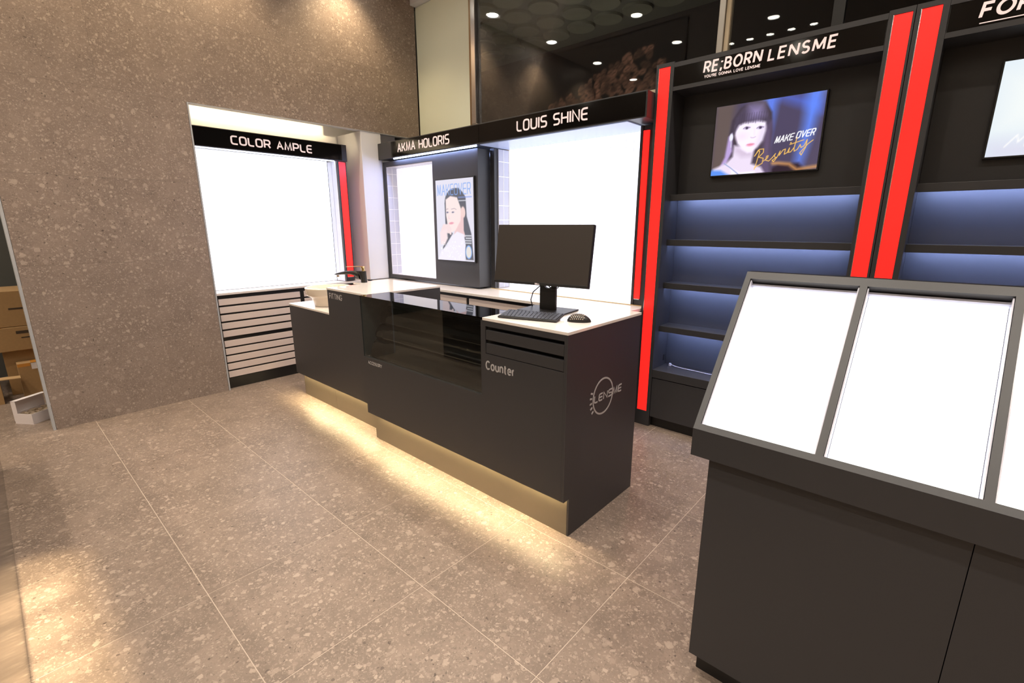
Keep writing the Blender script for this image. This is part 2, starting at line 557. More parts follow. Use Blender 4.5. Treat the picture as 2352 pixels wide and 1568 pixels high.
ALU = pbr('aluminium_trim', rgb(188, 190, 194), 0.45, 0.15)
GOLD = pbr('gold_metal', (0.75, 0.55, 0.25, 1), 0.2, 1.0)
TOE = pbr('bronze_kick_panel', rgb(132, 121, 104), 0.42, 0.25)
BLKPLASTIC = pbr('black_plastic', rgb(30, 28, 27), 0.45)
SCREEN_OFF = pbr('dark_screen', rgb(52, 45, 40), 0.5)
KEYM = pbr('keycap_plastic', rgb(58, 60, 68), 0.45)
GLASS = glass('clear_glass', (0.92, 0.95, 0.94), 1.5, 0.10)
GLASSTOP = glass('smoked_glass_top', (0.05, 0.055, 0.06), 1.7)
WINGLASS = glass('window_glass', (0.8, 0.82, 0.84), 1.5, 0.33)
FROST = pbr('frosted_film', rgb(234, 238, 218), 0.45)
CEILM = pbr('ceiling_paint', rgb(176, 168, 158), 0.9)
BEIGE = pbr('beige_paint', rgb(196, 178, 150), 0.8)
GREYW = pbr('dark_grey_wall', rgb(88, 88, 84), 0.8)
CARD = pbr('cardboard', rgb(168, 134, 92), 0.85, var=0.10, bscale=60)
CARD2 = pbr('cardboard_inner', rgb(190, 156, 112), 0.85)
TAPE = pbr('packing_tape', rgb(206, 140, 60), 0.25)
PAPERW = pbr('white_card', rgb(232, 222, 222), 0.6)
INK = pbr('printed_ink', rgb(70, 54, 40), 0.8)
SACHET = pbr('metallic_sachet', rgb(190, 172, 150), 0.25, 0.6)
GROUT = pbr('pale_grout', rgb(182, 165, 150), 0.8)
T_FLOOR = terrazzo('terrazzo_floor', rgb(112, 98, 88), rgb(136, 119, 107), rgb(153, 136, 122), rgb(174, 156, 141), rgb(78, 67, 60), 1.0, 0.40)
T_WALL = terrazzo('terrazzo_wall', rgb(134, 119, 109), rgb(154, 137, 126), rgb(170, 153, 141), rgb(194, 176, 162), rgb(90, 79, 72), 1.0, 0.5)

# ================================================================== SETTING
# ---- floor with 60 cm tiles
floor = struct(box('floor', -6.2, 6.6, -5.2, 3.30, -0.10, -0.0010, GROUT))
tile_me = MB().box(-0.2984, 0.2984, -0.2984, 0.2984, -0.0009, 0.0, 0.0003, 1).mesh('tile')
tile_me.materials.append(T_FLOOR)
for i in range(-8, 7):
    for j in range(-3, 6):
        cx, cy = 0.6 * i - 0.3, 0.6 * j - 0.3
        if cx > 3.7 or cy > 3.0: continue
        if cx < -2.7 and cy > 0.4: continue
        o = bpy.data.objects.new('tile', tile_me)
        COL.objects.link(o); o.location = (cx, cy, 0.0); o.parent = floor
        o.matrix_parent_inverse = Matrix.Identity(4)

# ---- ceiling
ceiling = struct(box('ceiling', -6.2, 6.6, -5.2, 3.15, CEIL_Z, CEIL_Z + 0.12, CEILM))

# ---- terrazzo wall (left), opening for the alcove below z 2.366
WX = -2.593
wall_left = empty('wall_left', (WX, 1.4, 0)); struct(wall_left)
obj('wall_core', MB().box(-2.72, WX - 0.011, -0.205, 0.905, 0.0, 2.366).box(-2.72, WX - 0.011, -0.205, 3.155, 2.372, CEIL_Z), pbr('tile_bed', rgb(96, 82, 72), 0.9), wall_left)
zrows = [0.0, 0.566, 1.166, 1.766, 2.366, 2.966, 3.566, CEIL_Z]
for zi in range(len(zrows) - 1):
    z0, z1 = zrows[zi], zrows[zi + 1]
    if z1 <= 2.37: cuts = [-0.215, 0.915]
    else: cuts = [-0.215, 0.985, 2.185, 3.15] if zi % 2 else [-0.215, 0.385, 1.585, 2.785, 3.15]
    for a, b in zip(cuts, cuts[1:]):
        box('tile', WX - 0.010, WX, a + 0.0003, b - 0.0003, z0 + 0.0004, z1 - 0.0004, T_WALL, wall_left)
t1 = struct(box('trim_1', -2.72, WX + 0.002, -0.232, -0.217, 0.0, CEIL_Z, ALU))
t2 = struct(obj('trim_2', MB().box(-2.66, WX + 0.001, 0.917, 0.928, 0.0, 2.366).box(-2.66, WX + 0.001, 0.928, 3.15, 2.360, 2.3655), ALU))
# alcove shell behind the opening, and the pale corner column
alc = struct(obj('wall_alcove', MB().box(-3.12, -3.06, 0.93, 3.15, 0.0, 2.62).box(-3.06, -2.72, 0.90, 0.925, 0.0, 2.62).box(-3.06, -2.722, 0.93, 3.15, 2.60, 2.64), WHITE))
colm = struct(box('wall_column', -3.05, WX - 0.002, 2.415, 2.648, 0.866, 2.3585, WHITE, bev=0.003))
# room closing walls out of view
wr = struct(box('wall_right', 6.5, 6.6, -5.2, 3.15, 0, CEIL_Z, BEIGE))
wf = struct(box('wall_front', -6.2, 6.6, -5.3, -5.2, 0, CEIL_Z, pbr('brown_backwall', rgb(70, 58, 48), 0.7)))
PALEP = pbr('pale_reflect_panel', rgb(226, 208, 182), 0.6)
for k in range(9):  # pale panels added out of view, to reflect in the showcase steps
    for z0, z1 in ((0.25, 1.35), (1.45, 3.5)):
        box('panel', -6.0 + 1.38 * k, -5.28 + 1.38 * k, -5.195, -5.17, z0, z1, PALEP, wf)
wl2 = struct(box('wall_store', -4.75, -4.65, -5.2, 3.15, 0, CEIL_Z, GREYW))

# ---- back wall: low wall + glazing above
wall_back = struct(box('wall_back', -3.12, 6.6, 3.155, 3.25, 0.0, 2.40, BEIGE))
win = empty('window_1', (0.0, 3.18, 2.40)); struct(win)
box('frosted_pane', -2.59, -1.765, 3.165, 3.178, 2.405, 3.66, FROST, win, label='pale frosted glass pane')
for a, b in ((-1.66, 0.625), (0.70, 1.27), (1.335, 6.5)):
    box('glass_pane', a, b, 3.166, 3.176, 2.405, CEIL_Z - 0.005, WINGLASS, win)
box('mullion', -1.762, -1.728, 3.150, 3.20, 2.405, CEIL_Z, pbr('bronze_mullion', (0.32, 0.22, 0.13, 1), 0.35, 0.8), win)
box('mullion', -1.726, -1.664, 3.135, 3.20, 2.405, CEIL_Z, CHROME, win, bev=0.006)
box('mullion', 0.628, 0.668, 3.135, 3.20, 2.405, CEIL_Z, STEEL, win, bev=0.004)
box('mullion', 0.670, 0.697, 3.150, 3.20, 2.405, CEIL_Z, BEIGE, win)
box('mullion', 1.274, 1.332, 3.150, 3.20, 2.405, CEIL_Z, BLACK, win)
box('header', -2.592, -1.765, 3.10, 3.20, 3.664, CEIL_Z, WHITE, win)

# ---- dark space beyond the glass: ribbed ceiling of shallow domes, end wall, bean poster
BZ = 4.4
cb = struct(box('ceiling_beyond', -7.5, 6.6, 3.27, 6.95, BZ, BZ + 0.1, pbr('olive_ceiling', rgb(66, 66, 56), 0.7)))
dome = MB()
prof = [(0.215, BZ - 0.002), (0.205, BZ - 0.035), (0.17, BZ - 0.03), (0.10, BZ - 0.012), (0.0, BZ - 0.004)]
dme = MB().lathe([(r, z - BZ) for r, z in prof], 0, 0, 24).mesh('dome', True)
dme.materials.append(pbr('olive_dome', rgb(84, 84, 70), 0.55))
for i in range(9):
    for j in range(7):
        o = bpy.data.objects.new('dome', dme); COL.objects.link(o)
        o.location = (-4.6 + 0.47 * i + 0.235 * (j % 2), 3.6 + 0.47 * j, BZ); o.parent = cb
wb = struct(box('wall_beyond', -9, 6.6, 7.0, 7.1, 0.0, 6.0, pbr('dark_brown_wall', rgb(40, 34, 30), 0.7)))
fb = struct(box('floor_beyond', -9, 6.6, 3.27, 7.0, -0.1, 0.0, GREYW))
ps = Paint(2.9, 1.5, 150, 78, (24, 20, 18))
rr_ = random.Random(3)
for k in range(700):
    x = rr_.uniform(0.4, 2.85); y = rr_.uniform(0.02, 1.35)
    top = 0.72 + 0.33 * (x - 0.5) if x < 2.3 else 1.31 - 1.0 * (x - 2.3)
    if y > top: continue
    b = rr_.uniform(0.55, 1.2)
    ps.ell(x, y, 0.062, 0.042, (128 * b, 92 * b, 76 * b), rr_.uniform(0, 3.1), 0.02)
    ps.line([(x - .03, y - .012), (x + .03, y + .012)], 0.010, (52, 36, 30))
po = empty('wall_poster', (-2.5, 6.98, 2.7), 'dark poster of roasted coffee beans on the far wall beyond the glass', 'poster')
box('board', -4.22, -1.28, 6.965, 6.995, 2.78, 4.32, BLACK, po)
ps.sheet('print', (-4.2, 6.963, 2.80), (1, 0, 0), (0, 0, 1), attr_print('poster_print'), po)
ld = bpy.data.lights.new('beyond_fill', 'AREA'); ld.energy = 40; ld.size = 1.2; ld.color = (1, 0.9, 0.75)  # fill light added so the domes and poster show through the glass
lo = bpy.data.objects.new('beyond_fill', ld); COL.objects.link(lo); lo.location = (-2.5, 5.0, 2.2)
lo.rotation_euler = (math.radians(150), 0, 0)

# ---- downlights
dl_trim = MB().lathe([(0.062, -0.001), (0.080, -0.006), (0.083, 0.0), (0.083, 0.010), (0.062, 0.010), (0.062, -0.001)], 0, 0, 28).mesh('trim_ring', True)
dl_trim.materials.append(WHITE)
dl_lens = MB().lathe([(0.0, 0.0), (0.0615, 0.0), (0.0615, 0.008), (0.0, 0.008)], 0, 0, 24).mesh('lens')
dl_lens.materials.append(LENS)
for ix, x in enumerate((-2.34, -1.11, 0.05, 1.28, 2.51, 3.74)):
    for iy, y in enumerate((2.27, 1.15, 0.03, -1.08, -2.2, -4.4)):  # last row added to light the pale front-wall panels
        e = empty('ceiling_downlight', (x, y, CEIL_Z - 0.012), 'round recessed ceiling downlight with white trim in the shop ceiling', 'downlight', 'ceiling downlights')
        for nm, me in (('trim_ring', dl_trim), ('lens', dl_lens)):
            o = bpy.data.objects.new(nm, me); COL.objects.link(o); o.parent = e
        ld = bpy.data.lights.new('downlight_lamp', 'SPOT')
        ld.energy = DOWNLIGHT_W; ld.color = WALLWASH_COL if ix == 0 else DOWNLIGHT_COL
        ld.spot_size = math.radians(112); ld.spot_blend = 0.75; ld.shadow_soft_size = 0.05
        lo = bpy.data.objects.new('downlight_lamp', ld); COL.objects.link(lo); lo.parent = e
        lo.location = (0, 0, -0.02)

for x, y in ((-3.55, -1.3), (-3.55, -2.6)):  # downlights added out of view to brighten the store wall and cartons
    e = empty('ceiling_downlight', (x, y, CEIL_Z - 0.012), 'added fill downlight with white trim over the carton store', 'downlight', 'added fill lights over the carton store')
    for nm, me in (('trim_ring', dl_trim), ('lens', dl_lens)):
        o = bpy.data.objects.new(nm, me); COL.objects.link(o); o.parent = e
    ld = bpy.data.lights.new('downlight_lamp', 'SPOT')
    ld.energy = 130; ld.color = DOWNLIGHT_COL
    ld.spot_size = math.radians(120); ld.spot_blend = 0.7; ld.shadow_soft_size = 0.05
    lo = bpy.data.objects.new('downlight_lamp', ld); COL.objects.link(lo); lo.parent = e
    lo.location = (0, 0, -0.02)
# narrow warm accent spots over the shop-front cabinet
for x in (-0.60, -0.36, -0.12, 0.12, 0.36):
    e = empty('ceiling_spotlight', (x, -0.50, CEIL_Z - 0.012), 'small recessed accent spotlight with white trim above the shop-front cabinet', 'spotlight', 'accent spotlights at the shop front')
    for nm, me in (('trim_ring', dl_trim), ('lens', dl_lens)):
        o = bpy.data.objects.new(nm, me); COL.objects.link(o); o.parent = e
        o.scale = (0.7, 0.7, 1)
    ld = bpy.data.lights.new('spotlight_lamp', 'SPOT')
    ld.energy = 1500; ld.color = (1.0, 0.80, 0.50)
    ld.spot_size = math.radians(8.6); ld.spot_blend = 1.0; ld.shadow_soft_size = 0.03
    lo = bpy.data.objects.new('spotlight_lamp', ld); COL.objects.link(lo); lo.parent = e
    lo.location = (0, 0, -0.02)

# ================================================================== LEFT ALCOVE: COLOR AMPLE UNIT
def drawer_rows(parent, axis, face, cols, zr, mat, thick=0.02):
    """individual drawer fronts; axis 'x': plane X=face facing +X; 'y': plane Y=face facing -Y"""
    for (a, b) in cols:
        for (z0, z1) in zr:
            if axis == 'x': box('drawer_front', face - thick, face, a, b, z0, z1, mat, parent, 0.0015)
            else: box('drawer_front', a, b, face, face + thick, z0, z1, mat, parent, 0.0015)
ROWS = [(0.809 - 0.0708 * k - 0.054, 0.809 - 0.0708 * k) for k in range(5)] + \
       [(0.437 - 0.0703 * k - 0.055, 0.437 - 0.0703 * k) for k in range(5)]
du = empty('drawer_unit', (-2.85, 1.62, 0), 'black drawer unit with narrow cream fronts under the alcove light box', 'drawer unit')
box('carcass', -3.05, -2.662, 0.935, 2.38, 0.0, 0.838, BLACKGAP, du)
obj('face_frame', MB().box(-2.660, -2.652, 0.935, 0.948, 0.08, 0.838).box(-2.660, -2.650, 1.664, 1.700, 0.08, 0.838).box(-2.660, -2.652, 0.950, 2.38, 0.812, 0.838).box(-2.660, -2.652, 0.95, 2.38, 0.440, 0.468), BLACK, du)
box('kick_board', -2.660, -2.648, 0.935, 2.38, 0.0, 0.096, BLACK, du)
drawer_rows(du, 'x', -2.645, [(0.950, 1.662), (1.702, 2.37)], ROWS, DRAWER_W, 0.016)
wt = tag(box('worktop', -3.055, -2.640, 0.935, 2.412, 0.842, 0.862, WHITETOP, None, 0.002), 'glossy white worktop beneath the alcove light box', 'worktop')

ca = empty('display_cabinet', (-2.8, 1.6, 0.865), 'wall light box with COLOR AMPLE sign in the alcove beside the terrazzo wall', 'display cabinet')
box('light_panel', -2.850, -2.840, 0.935, 2.158, 0.866, 2.075, PANEL, ca, label='glowing white backlit panel')
box('back_board', -2.90, -2.852, 0.935, 2.28, 0.866, 2.06, LAM, ca)
# tiled white return on the right side of the box, thin acrylic joints
obj('side_return', MB().box(-2.838, -2.672, 2.162, 2.172, 0.866, 2.055), WHITEGL, ca)
g = MB()
for k in range(9): g.box(-2.838, -2.674, 2.1605, 2.1615, 0.98 + 0.12 * k, 0.984 + 0.12 * k)
g.box(-2.762, -2.758, 2.1605, 2.1615, 0.87, 2.05)
obj('acrylic_joints', g, WHITEGL, ca)
obj('frame', MB().box(-2.672, -2.650, 2.166, 2.183, 0.866, 2.055).box(-2.657, -2.650, 2.258, 2.264, 0.866, 2.055).box(-2.672, -2.650, 2.183, 2.252, 0.866, 0.905), LAM, ca)
box('strip_housing', -2.85, -2.69, 2.176, 2.262, 0.866, 2.055, WHITE, ca)  # made white to bounce light onto the column
rs = box('red_strip', -2.689, -2.655, 2.185, 2.257, 0.910, 2.045, RED, ca, label='glowing red strip')
box('strip_cap', -2.667, -2.654, 2.186, 2.249, 0.905, 0.909, CHROME, ca)
sg = box('sign_box', -2.80, -2.655, 0.935, 2.281, 2.058, 2.214, LAM, ca, 0.002)
sfa = box('sign_face', -2.6545, -2.649, 0.937, 2.225, 2.066, 2.207, SIGN, ca)
techno('lettering', 'COLOR AMPLE', (-2.6488, 1.222, 2.103), (0, 1, 0), (0, 0, 1), (1, 0, 0), 0.695, 0.061, 0.20, LETTER, sfa)
box('led_strip', -2.70, -2.672, 0.95, 2.15, 2.052, 2.057, emit('cool_led_soft', (0.75, 0.8, 1.0), 6), ca)
box('cove_ledge', -2.826, -2.806, 0.935, 2.26, 2.216, 2.300, WHITE, ca)
box('cove_led', -2.745, -2.724, 0.95, 2.16, 2.412, 2.424, LEDCOVE, ca, label='warm light strip behind the wall edge')
box('cove_back', -2.90, -2.88, 0.935, 2.17, 2.216, 2.596, WHITE, ca)

# ================================================================== BACK WALL: AKMA HOLORIS + LOUIS SHINE
bd = empty('drawer_unit', (-1.1, 2.6, 0), 'long black drawer unit with cream fronts under the back wall worktop', 'drawer unit')
box('carcass', -2.58, 0.425, 2.470, 3.14, 0.0, 0.836, BLACKGAP, bd)
box('kick_board', -2.58, 0.425, 2.456, 2.468, 0.0, 0.096, BLACK, bd)
fr = MB().box(-2.58, 0.425, 2.460, 2.468, 0.812, 0.836)
for k in range(5): fr.box(-2.565 + 0.732 * k - 0.017, -2.565 + 0.732 * k + 0.017, 2.460, 2.468, 0.10, 0.812) if k else fr.box(-2.58, -2.55, 2.460, 2.468, 0.10, 0.812)
obj('face_frame', fr, BLACK, bd)
drawer_rows(bd, 'y', 2.450, [(-2.565 + 0.732 * k + 0.018, -2.565 + 0.732 * (k + 1) - 0.018) for k in range(4)], ROWS, DRAWER_W, 0.016)
tag(box('worktop', -2.584, 0.428, 2.425, 3.145, 0.840, 0.862, WHITETOP, None, 0.002), 'long glossy white worktop along the back wall under the light boxes', 'worktop')

ak = empty('display_cabinet', (-1.87, 2.72, 0.865), 'dark framed cabinet with AKMA HOLORIS sign and white niche beside a portrait screen', 'display cabinet')
# front with niche opening X -2.543..-1.775, screen hole X -1.728..-1.190
AY0, AY1 = 2.655, 2.80
fp = MB()
fp.box(-2.59, -2.543, AY0, AY1, 0.880, 2.078).box(-2.543, -1.775, AY0, AY1, 0.880, 0.912).box(-2.543, -1.775, AY0, AY1, 2.030, 2.078)
fp.box(-1.775, -1.155, AY0, AY1, 0.880, 2.078)
obj('front_panel', fp, LAM, ak)
obj('niche_return', MB().box(-2.5425, -2.535, AY0 + .004, 2.79, 0.914, 2.028).box(-2.535, -1.776, AY0 + .004, 2.79, 0.914, 0.920).box(-2.535, -1.776, AY0 + .004, 2.79, 2.022, 2.028).box(-1.783, -1.776, AY0 + .004, 2.79, 0.92, 2.022), WHITEGL, ak)
box('light_panel', -2.534, -1.784, 2.782, 2.792, 0.921, 2.021, PANEL_D, ak, label='glowing white panel at the back of the niche')
g = MB()
for k in range(9): g.box(-2.5348, -2.5335, AY0 + .006, 2.78, 1.00 + 0.12 * k, 1.004 + 0.12 * k)
g.box(-2.5348, -2.5335, 2.722, 2.726, 0.921, 2.02)
obj('acrylic_joints', g, emit('joint_glow', (0.80, 0.78, 0.86), 0.25), ak)  # emission put into the joints so their lines read bright
for a, z0, z1 in ((-2.50, 0.863, 0.905), (-1.30, 0.863, 0.905), (-1.30, 1.90, 1.95)):
    box('bracket', a, a + 0.04, AY1 + .001, 2.86, z0, z1, BLACK, ak)
box('back_board', -2.58, -1.16, 2.985, 2.993, 0.866, 2.095, WHITE, ak)
box('sign_box', -2.5915, -1.083, 2.605, 3.00, 2.098, 2.256, LAM, ak, 0.002)
sfk = box('sign_face', -2.348, -1.084, 2.600, 2.6045, 2.107, 2.247, SIGN, ak)
techno('lettering', 'AKMA HOLORIS', (-2.232, 2.5998, 2.143), (1, 0, 0), (0, 0, 1), (0, -1, 0), 0.772, 0.073, 0.15, LETTER, sfk)
box('led_strip', -2.36, -1.16, 2.63, 2.65, 2.091, 2.097, LEDC, ak, label='cool light strip under the sign')

lsx = empty('display_cabinet', (-0.35, 2.85, 0.865), 'wide wall light box with LOUIS SHINE sign behind the counter monitor', 'display cabinet')
box('light_panel', -1.088, 0.298, 2.985, 2.993, 0.864, 2.0905, PANEL, lsx, label='glowing white backlit panel')
box('post', -1.152, -1.103, 2.805, 2.984, 0.864, 2.090, LAM, lsx)
box('post', 0.300, 0.318, 2.790, 2.984, 0.864, 2.090, LAM, lsx)
obj('side_return', MB().box(-1.1025, -1.092, 2.850, 2.984, 0.864, 2.085), WHITEGL, lsx)
g = MB()
for k in range(9): g.box(-1.0918, -1.0905, 2.850, 2.984, 0.98 + 0.125 * k, 0.985 + 0.125 * k)
g.box(-1.0918, -1.0905, 2.914, 2.918, 0.866, 2.085)
for k in range(21): g.box(-1.02 + 0.065 * k, -1.017 + 0.065 * k, 2.98, 2.984, 1.95, 2.085)
obj('acrylic_joints', g, emit('joint_glow2', (0.80, 0.82, 0.90), 0.4), lsx)  # joint lines brightened by their own emission, no lamp inside
box('strip_housing', 0.319, 0.431, 2.800, 2.984, 0.864, 2.09, LAM, lsx)
box('red_strip', 0.322, 0.3655, 2.790, 2.7985, 0.912, 2.056, RED, lsx, label='glowing red strip')
box('strip_cap', 0.322, 0.3655, 2.790, 2.7985, 0.905, 0.911, CHROME, lsx)
box('gold_edge', -1.13, 0.415, 2.776, 2.784, 0.8625, 0.868, GOLD, lsx, label='thin gold edge strip')
box('sign_box', -1.081, 0.431, 2.605, 3.00, 2.098, 2.256, LAM, lsx, 0.002)
sfl = box('sign_face', -1.080, 0.420, 2.600, 2.6045, 2.107, 2.247, SIGN, lsx)
techno('lettering', 'LOUIS SHINE', (-0.652, 2.5998, 2.144), (1, 0, 0), (0, 0, 1), (0, -1, 0), 0.645, 0.071, 0.16, LETTER, sfl)
box('diffuser', -1.09, 0.29, 2.62, 2.984, 2.091, 2.097, emit('soffit_glow', (0.34, 0.40, 0.60), 0.35), lsx)

# portrait screen set in the AKMA front
sc1 = empty('advert_screen', (-1.46, 2.65, 1.10), 'upright MAKEOVER advert screen of a woman in white on dark panel', 'screen')
box('bezel', -1.728, -1.190, 2.640, 2.6545, 1.100, 1.855, BLKPLASTIC, sc1)
W_, H_ = 0.516, 0.733
p = Paint(W_, H_, 150, 213, (226, 222, 236))
def U(x, y): return (x * W_, H_ - y * H_)
hair = (62, 62, 74); skin = (250, 226, 222); skin2 = (236, 196, 196)
p.ell(*U(.52, .27), .17 * W_ * 1.6, .16 * H_, hair, 0, .012)
p.poly([U(.25, .26), U(.40, .12), (U(.62, .11)), U(.80, .22), U(.82, .45), U(.93, .66), U(.98, .98), U(.78, .98), U(.72, .66), U(.66, .45), U(.5, .2)], hair, .012)
p.poly([U(.24, .28), U(.30, .24), U(.30, .60), U(.44, .66), U(.22, .82), U(.13, .88), U(.25, .70)], hair, .012)
p.poly([U(.62, .40), U(.74, .36), U(.74, .62), U(.78, .70), U(.46, .70), U(.52, .58)], skin2, .012)
p.poly([U(.27, .24), U(.40, .20), U(.58, .22), U(.68, .36), U(.66, .50), U(.52, .62), U(.40, .645), U(.31, .56), U(.27, .44)], skin, .012)
p.ell(*U(.73, .40), .03, .05, (240, 206, 200), 0.1, .01)
for ex in (.31, .46):
    p.ell(*U(ex, .398), .019, .0065, (150, 146, 172), 0.05, .008)
    p.ell(*U(ex, .398), .0065, .0075, (78, 78, 100), 0, .005)
p.line([U(.28, .36), U(.33, .355)], .008, (190, 172, 180), .006); p.line([U(.42, .36), U(.50, .352), U(.55, .365)], .006, (180, 160, 170), .006)
p.line([U(.35, .44), U(.335, .47), U(.37, .475)], .006, (236, 200, 204), .006)
p.ell(*U(.41, .532), .033, .010, (232, 150, 166), 0.08, .008)
for k in range(4):
    p.line([U(.14 + .02 * k, .62 + .02 * k), U(.20 + .015 * k, .56 + .025 * k), U(.33 + .01 * k, .56 + .028 * k), U(.38, .60 + .02 * k)], .026, (244, 218, 218), .01)
p.poly([U(.08, .64), U(.28, .60), U(.30, .72), U(.22, .80), U(.10, .80)], (246, 222, 224), .02)
p.poly([U(.40, .70), U(.56, .635), U(.74, .67), U(.78, .80), U(.74, .995), U(.02, .995), U(.10, .88), U(.28, .82)], (240, 234, 250), .012)
for k in range(60):
    xx, yy = random.uniform(.1, .7), random.uniform(.75, .98)
    p.ell(*U(xx, yy), .004, .006, (255, 255, 255), 0, .003, .8)
for k, yy in enumerate((.685, .715, .745, .775)):
    p.line([U(.76 if k != 1 else .79, yy), U(.92, yy)], .013, (214, 214, 222), 0, .85)
p.ell(*U(.855, .885), .043, .062, (120, 170, 240), 0, .006)
p.ell(*U(.855, .885), .034, .052, (226, 220, 214), 0, .006)
p.text('MAKEOVER', .05 * W_, H_ * (1 - .185), .88 * W_, .125 * H_, .009, (120, 162, 236), a=.85)
p.line([U(.62, .222), U(.95, .222)], .012, (120, 150, 235), 0, .6)
p.line([U(.62, .262), U(.84, .262)], .010, (220, 220, 230), 0, .8)
p.sheet('picture', (-1.717, 2.6393, 1.111), (1, 0, 0), (0, 0, 1), attr_emit('screen_portrait', 0.95), sc1)

# ================================================================== LENSME SHELF UNITS (right part of the back wall)
def lens_unit(x0, name_label, sign_fn, first):
    """x0 = left face of the unit; 1.266 wide"""
    u = empty('shelf_unit', (x0 + 0.633, 2.85, 0), name_label, 'shelf unit')
    X = lambda v: x0 + v
    Yf = 2.700
    # posts with red strips
    for a, b, ra, rb in ((0.0, 0.116, 0.020, 0.091), (1.166, 1.264, 1.186, 1.254)):
        pm = MB().box(X(a), X(b), Yf + 0.012, 3.14, 0.0, 2.412)
        pm.box(X(a), X(ra) - 0.004, Yf, Yf + 0.012, 0.0, 2.412).box(X(rb) + 0.001, X(b), Yf, Yf + 0.012, 0.0, 2.412)
        pm.box(X(ra) - 0.004, X(rb) + 0.001, Yf, Yf + 0.012, 0.0, 0.107).box(X(ra) - 0.004, X(rb) + 0.001, Yf, Yf + 0.012, 2.390, 2.412)
        o = obj('post', pm, LAM, u)
        st = box('red_strip', X(ra), X(rb), Yf + 0.002, Yf + 0.0115, 0.113, 2.388, RED, u, label='glowing red strip')
        obj('chrome_edge', MB().box(X(ra) - 0.0035, X(ra) - 0.0005, Yf - 0.001, Yf + 0.011, 0.108, 2.389).box(X(ra) - 0.0005, X(rb), Yf + 0.001, Yf + 0.011, 0.108, 0.1125), CHROME, u)
    a, b = 0.117, 1.165
    # header with sign
    hd = MB().box(X(a), X(b), Yf + 0.006, 3.13, 2.245, 2.404).box(X(a), X(b), Yf, Yf + 0.006, 2.245, 2.268).box(X(a), X(b), Yf, Yf + 0.006, 2.378, 2.404)
    obj('header', hd, LAM, u)
    sf = box('sign_face', X(a) + 0.004, X(b) - 0.004, Yf + 0.001, Yf + 0.0055, 2.269, 2.377, SIGN, u)
    sign_fn(sf, X, Yf + 0.001)
    # recessed panel for the screen, ledge, niche back
    box('screen_panel', X(a), X(b), 2.890, 2.910, 1.632, 2.2445, LAM, u)
    box('back_panel', X(a), X(b), 2.912, 2.930, 0.436, 1.628, LAM_IN, u)
    zs = [(1.590, 1.630, 2.780, 2.888), (1.298, 1.338, 2.780, 2.911), (1.006, 1.046, 2.778, 2.911), (0.704, 0.744, 2.757, 2.911)]
    for k, (z0, z1, yf, yb) in enumerate(zs):
        sh = obj('shelf', MB().box(X(a), X(b), yf, yf + 0.018, z0, z1, 0.001).box(X(a), X(b), yf + 0.018, yb, z1 - 0.016, z1), LAM, u)
        box('led_strip', X(a) + 0.03, X(b) - 0.03, yf + 0.0185, yf + 0.026, z1 - 0.030, z1 - 0.0165, LEDC, sh, label='cool light strip behind the shelf lip')
    box('shelf', X(a), X(b), 2.700, 2.911, 0.376, 0.435, LAM, u, 0.0015)
    box('base_cabinet', X(a), X(b), 2.722, 3.12, 0.072, 0.375, LAM_IN, u)
    mid = (a + b) * 0.5
    for c, d in ((a + .002, mid - .002), (mid + .002, b - .002)):
        box('door', X(c), X(d), 2.703, 2.721, 0.078, 0.370, LAM, u, 0.0015)
    box('kick_board', X(a), X(b), 2.738, 2.760, 0.0, 0.071, BLACK, u)
    return u

def sign1(u, X, y):
    A = ((1, 0, 0), (0, 0, 1), (0, -1, 0))
    plain('lettering', 'RE;BORN', (0.737, y - 0.0002, 2.313), *A, 0.310, 0.054, LETTER, u, 0.002, 0.19, 0.10, 0.36)
    plain('lettering', 'LENSME', (1.087, y - 0.0002, 2.308), *A, 0.308, 0.052, LETTER, u, 0.002, 0.19, 0.10, 0.36)
    plain('lettering', "YOU'RE GONNA LOVE LENSME", (0.742, y - 0.0002, 2.283), *A, 0.306, 0.0135, LETTER, u, 0.002, 0.2)
def sign2(u, X, y):
    A = ((1, 0, 0), (0, 0, 1), (0, -1, 0))
    plain('lettering', 'FOR', (1.924, y - 0.0002, 2.302), *A, 0.150, 0.052, LETTER, u, 0.002, 0.22, 0.14)
    box('lettering', 1.925, 2.62, y - 0.0022, y - 0.0002, 2.277, 2.2805, LETTER, u)
lens_unit(0.433, 'charcoal shelf unit with RE;BORN LENSME sign between glowing red strips', sign1, True)
lens_unit(1.700, 'charcoal shelf unit with FOR sign and pale screen beside the red strips', sign2, False)

# screens on the shelf units
def tv(x0, label):
    t = empty('wall_screen', (x0 + 0.3, 2.87, 1.73), label, 'screen')
    box('bezel', x0, x0 + 0.600, 2.862, 2.8895, 1.732, 2.152, BLKPLASTIC, t, 0.002)
    return t
t = tv(0.766, 'MAKE OVER Besnity advert screen of a dark-haired woman above the shelves')
W_, H_ = 0.584, 0.404
p = Paint(W_, H_, 230, 160, (74, 66, 92))
p.poly([U(-.02, -.05), U(.20, -.05), U(.16, 1.05), U(-.02, 1.05)], (96, 82, 80), .06)
p.poly([U(.46, -.1), U(.60, -.1), U(.545, .62), U(.52, .65)], (92, 128, 240), .05, .85)
p.poly([U(.60, -.1), U(.98, .12), U(.98, .28), U(.58, .02)], (84, 110, 225), .05, .6)
p.poly([U(.84, -.1), U(1.0, -.1), U(.92, .55), U(.86, .98), U(.80, .98), U(.84, .4)], (96, 136, 248), .06, .85)
p.poly([U(.66, .90), U(.84, .90), U(.94, 1.05), U(.5, 1.05)], (44, 30, 44), .02)
p.line([U(.40, .872), U(.66, .885), U(.76, .91), U(.83, .99), U(1.0, .965)], .010, (226, 160, 90), .025)
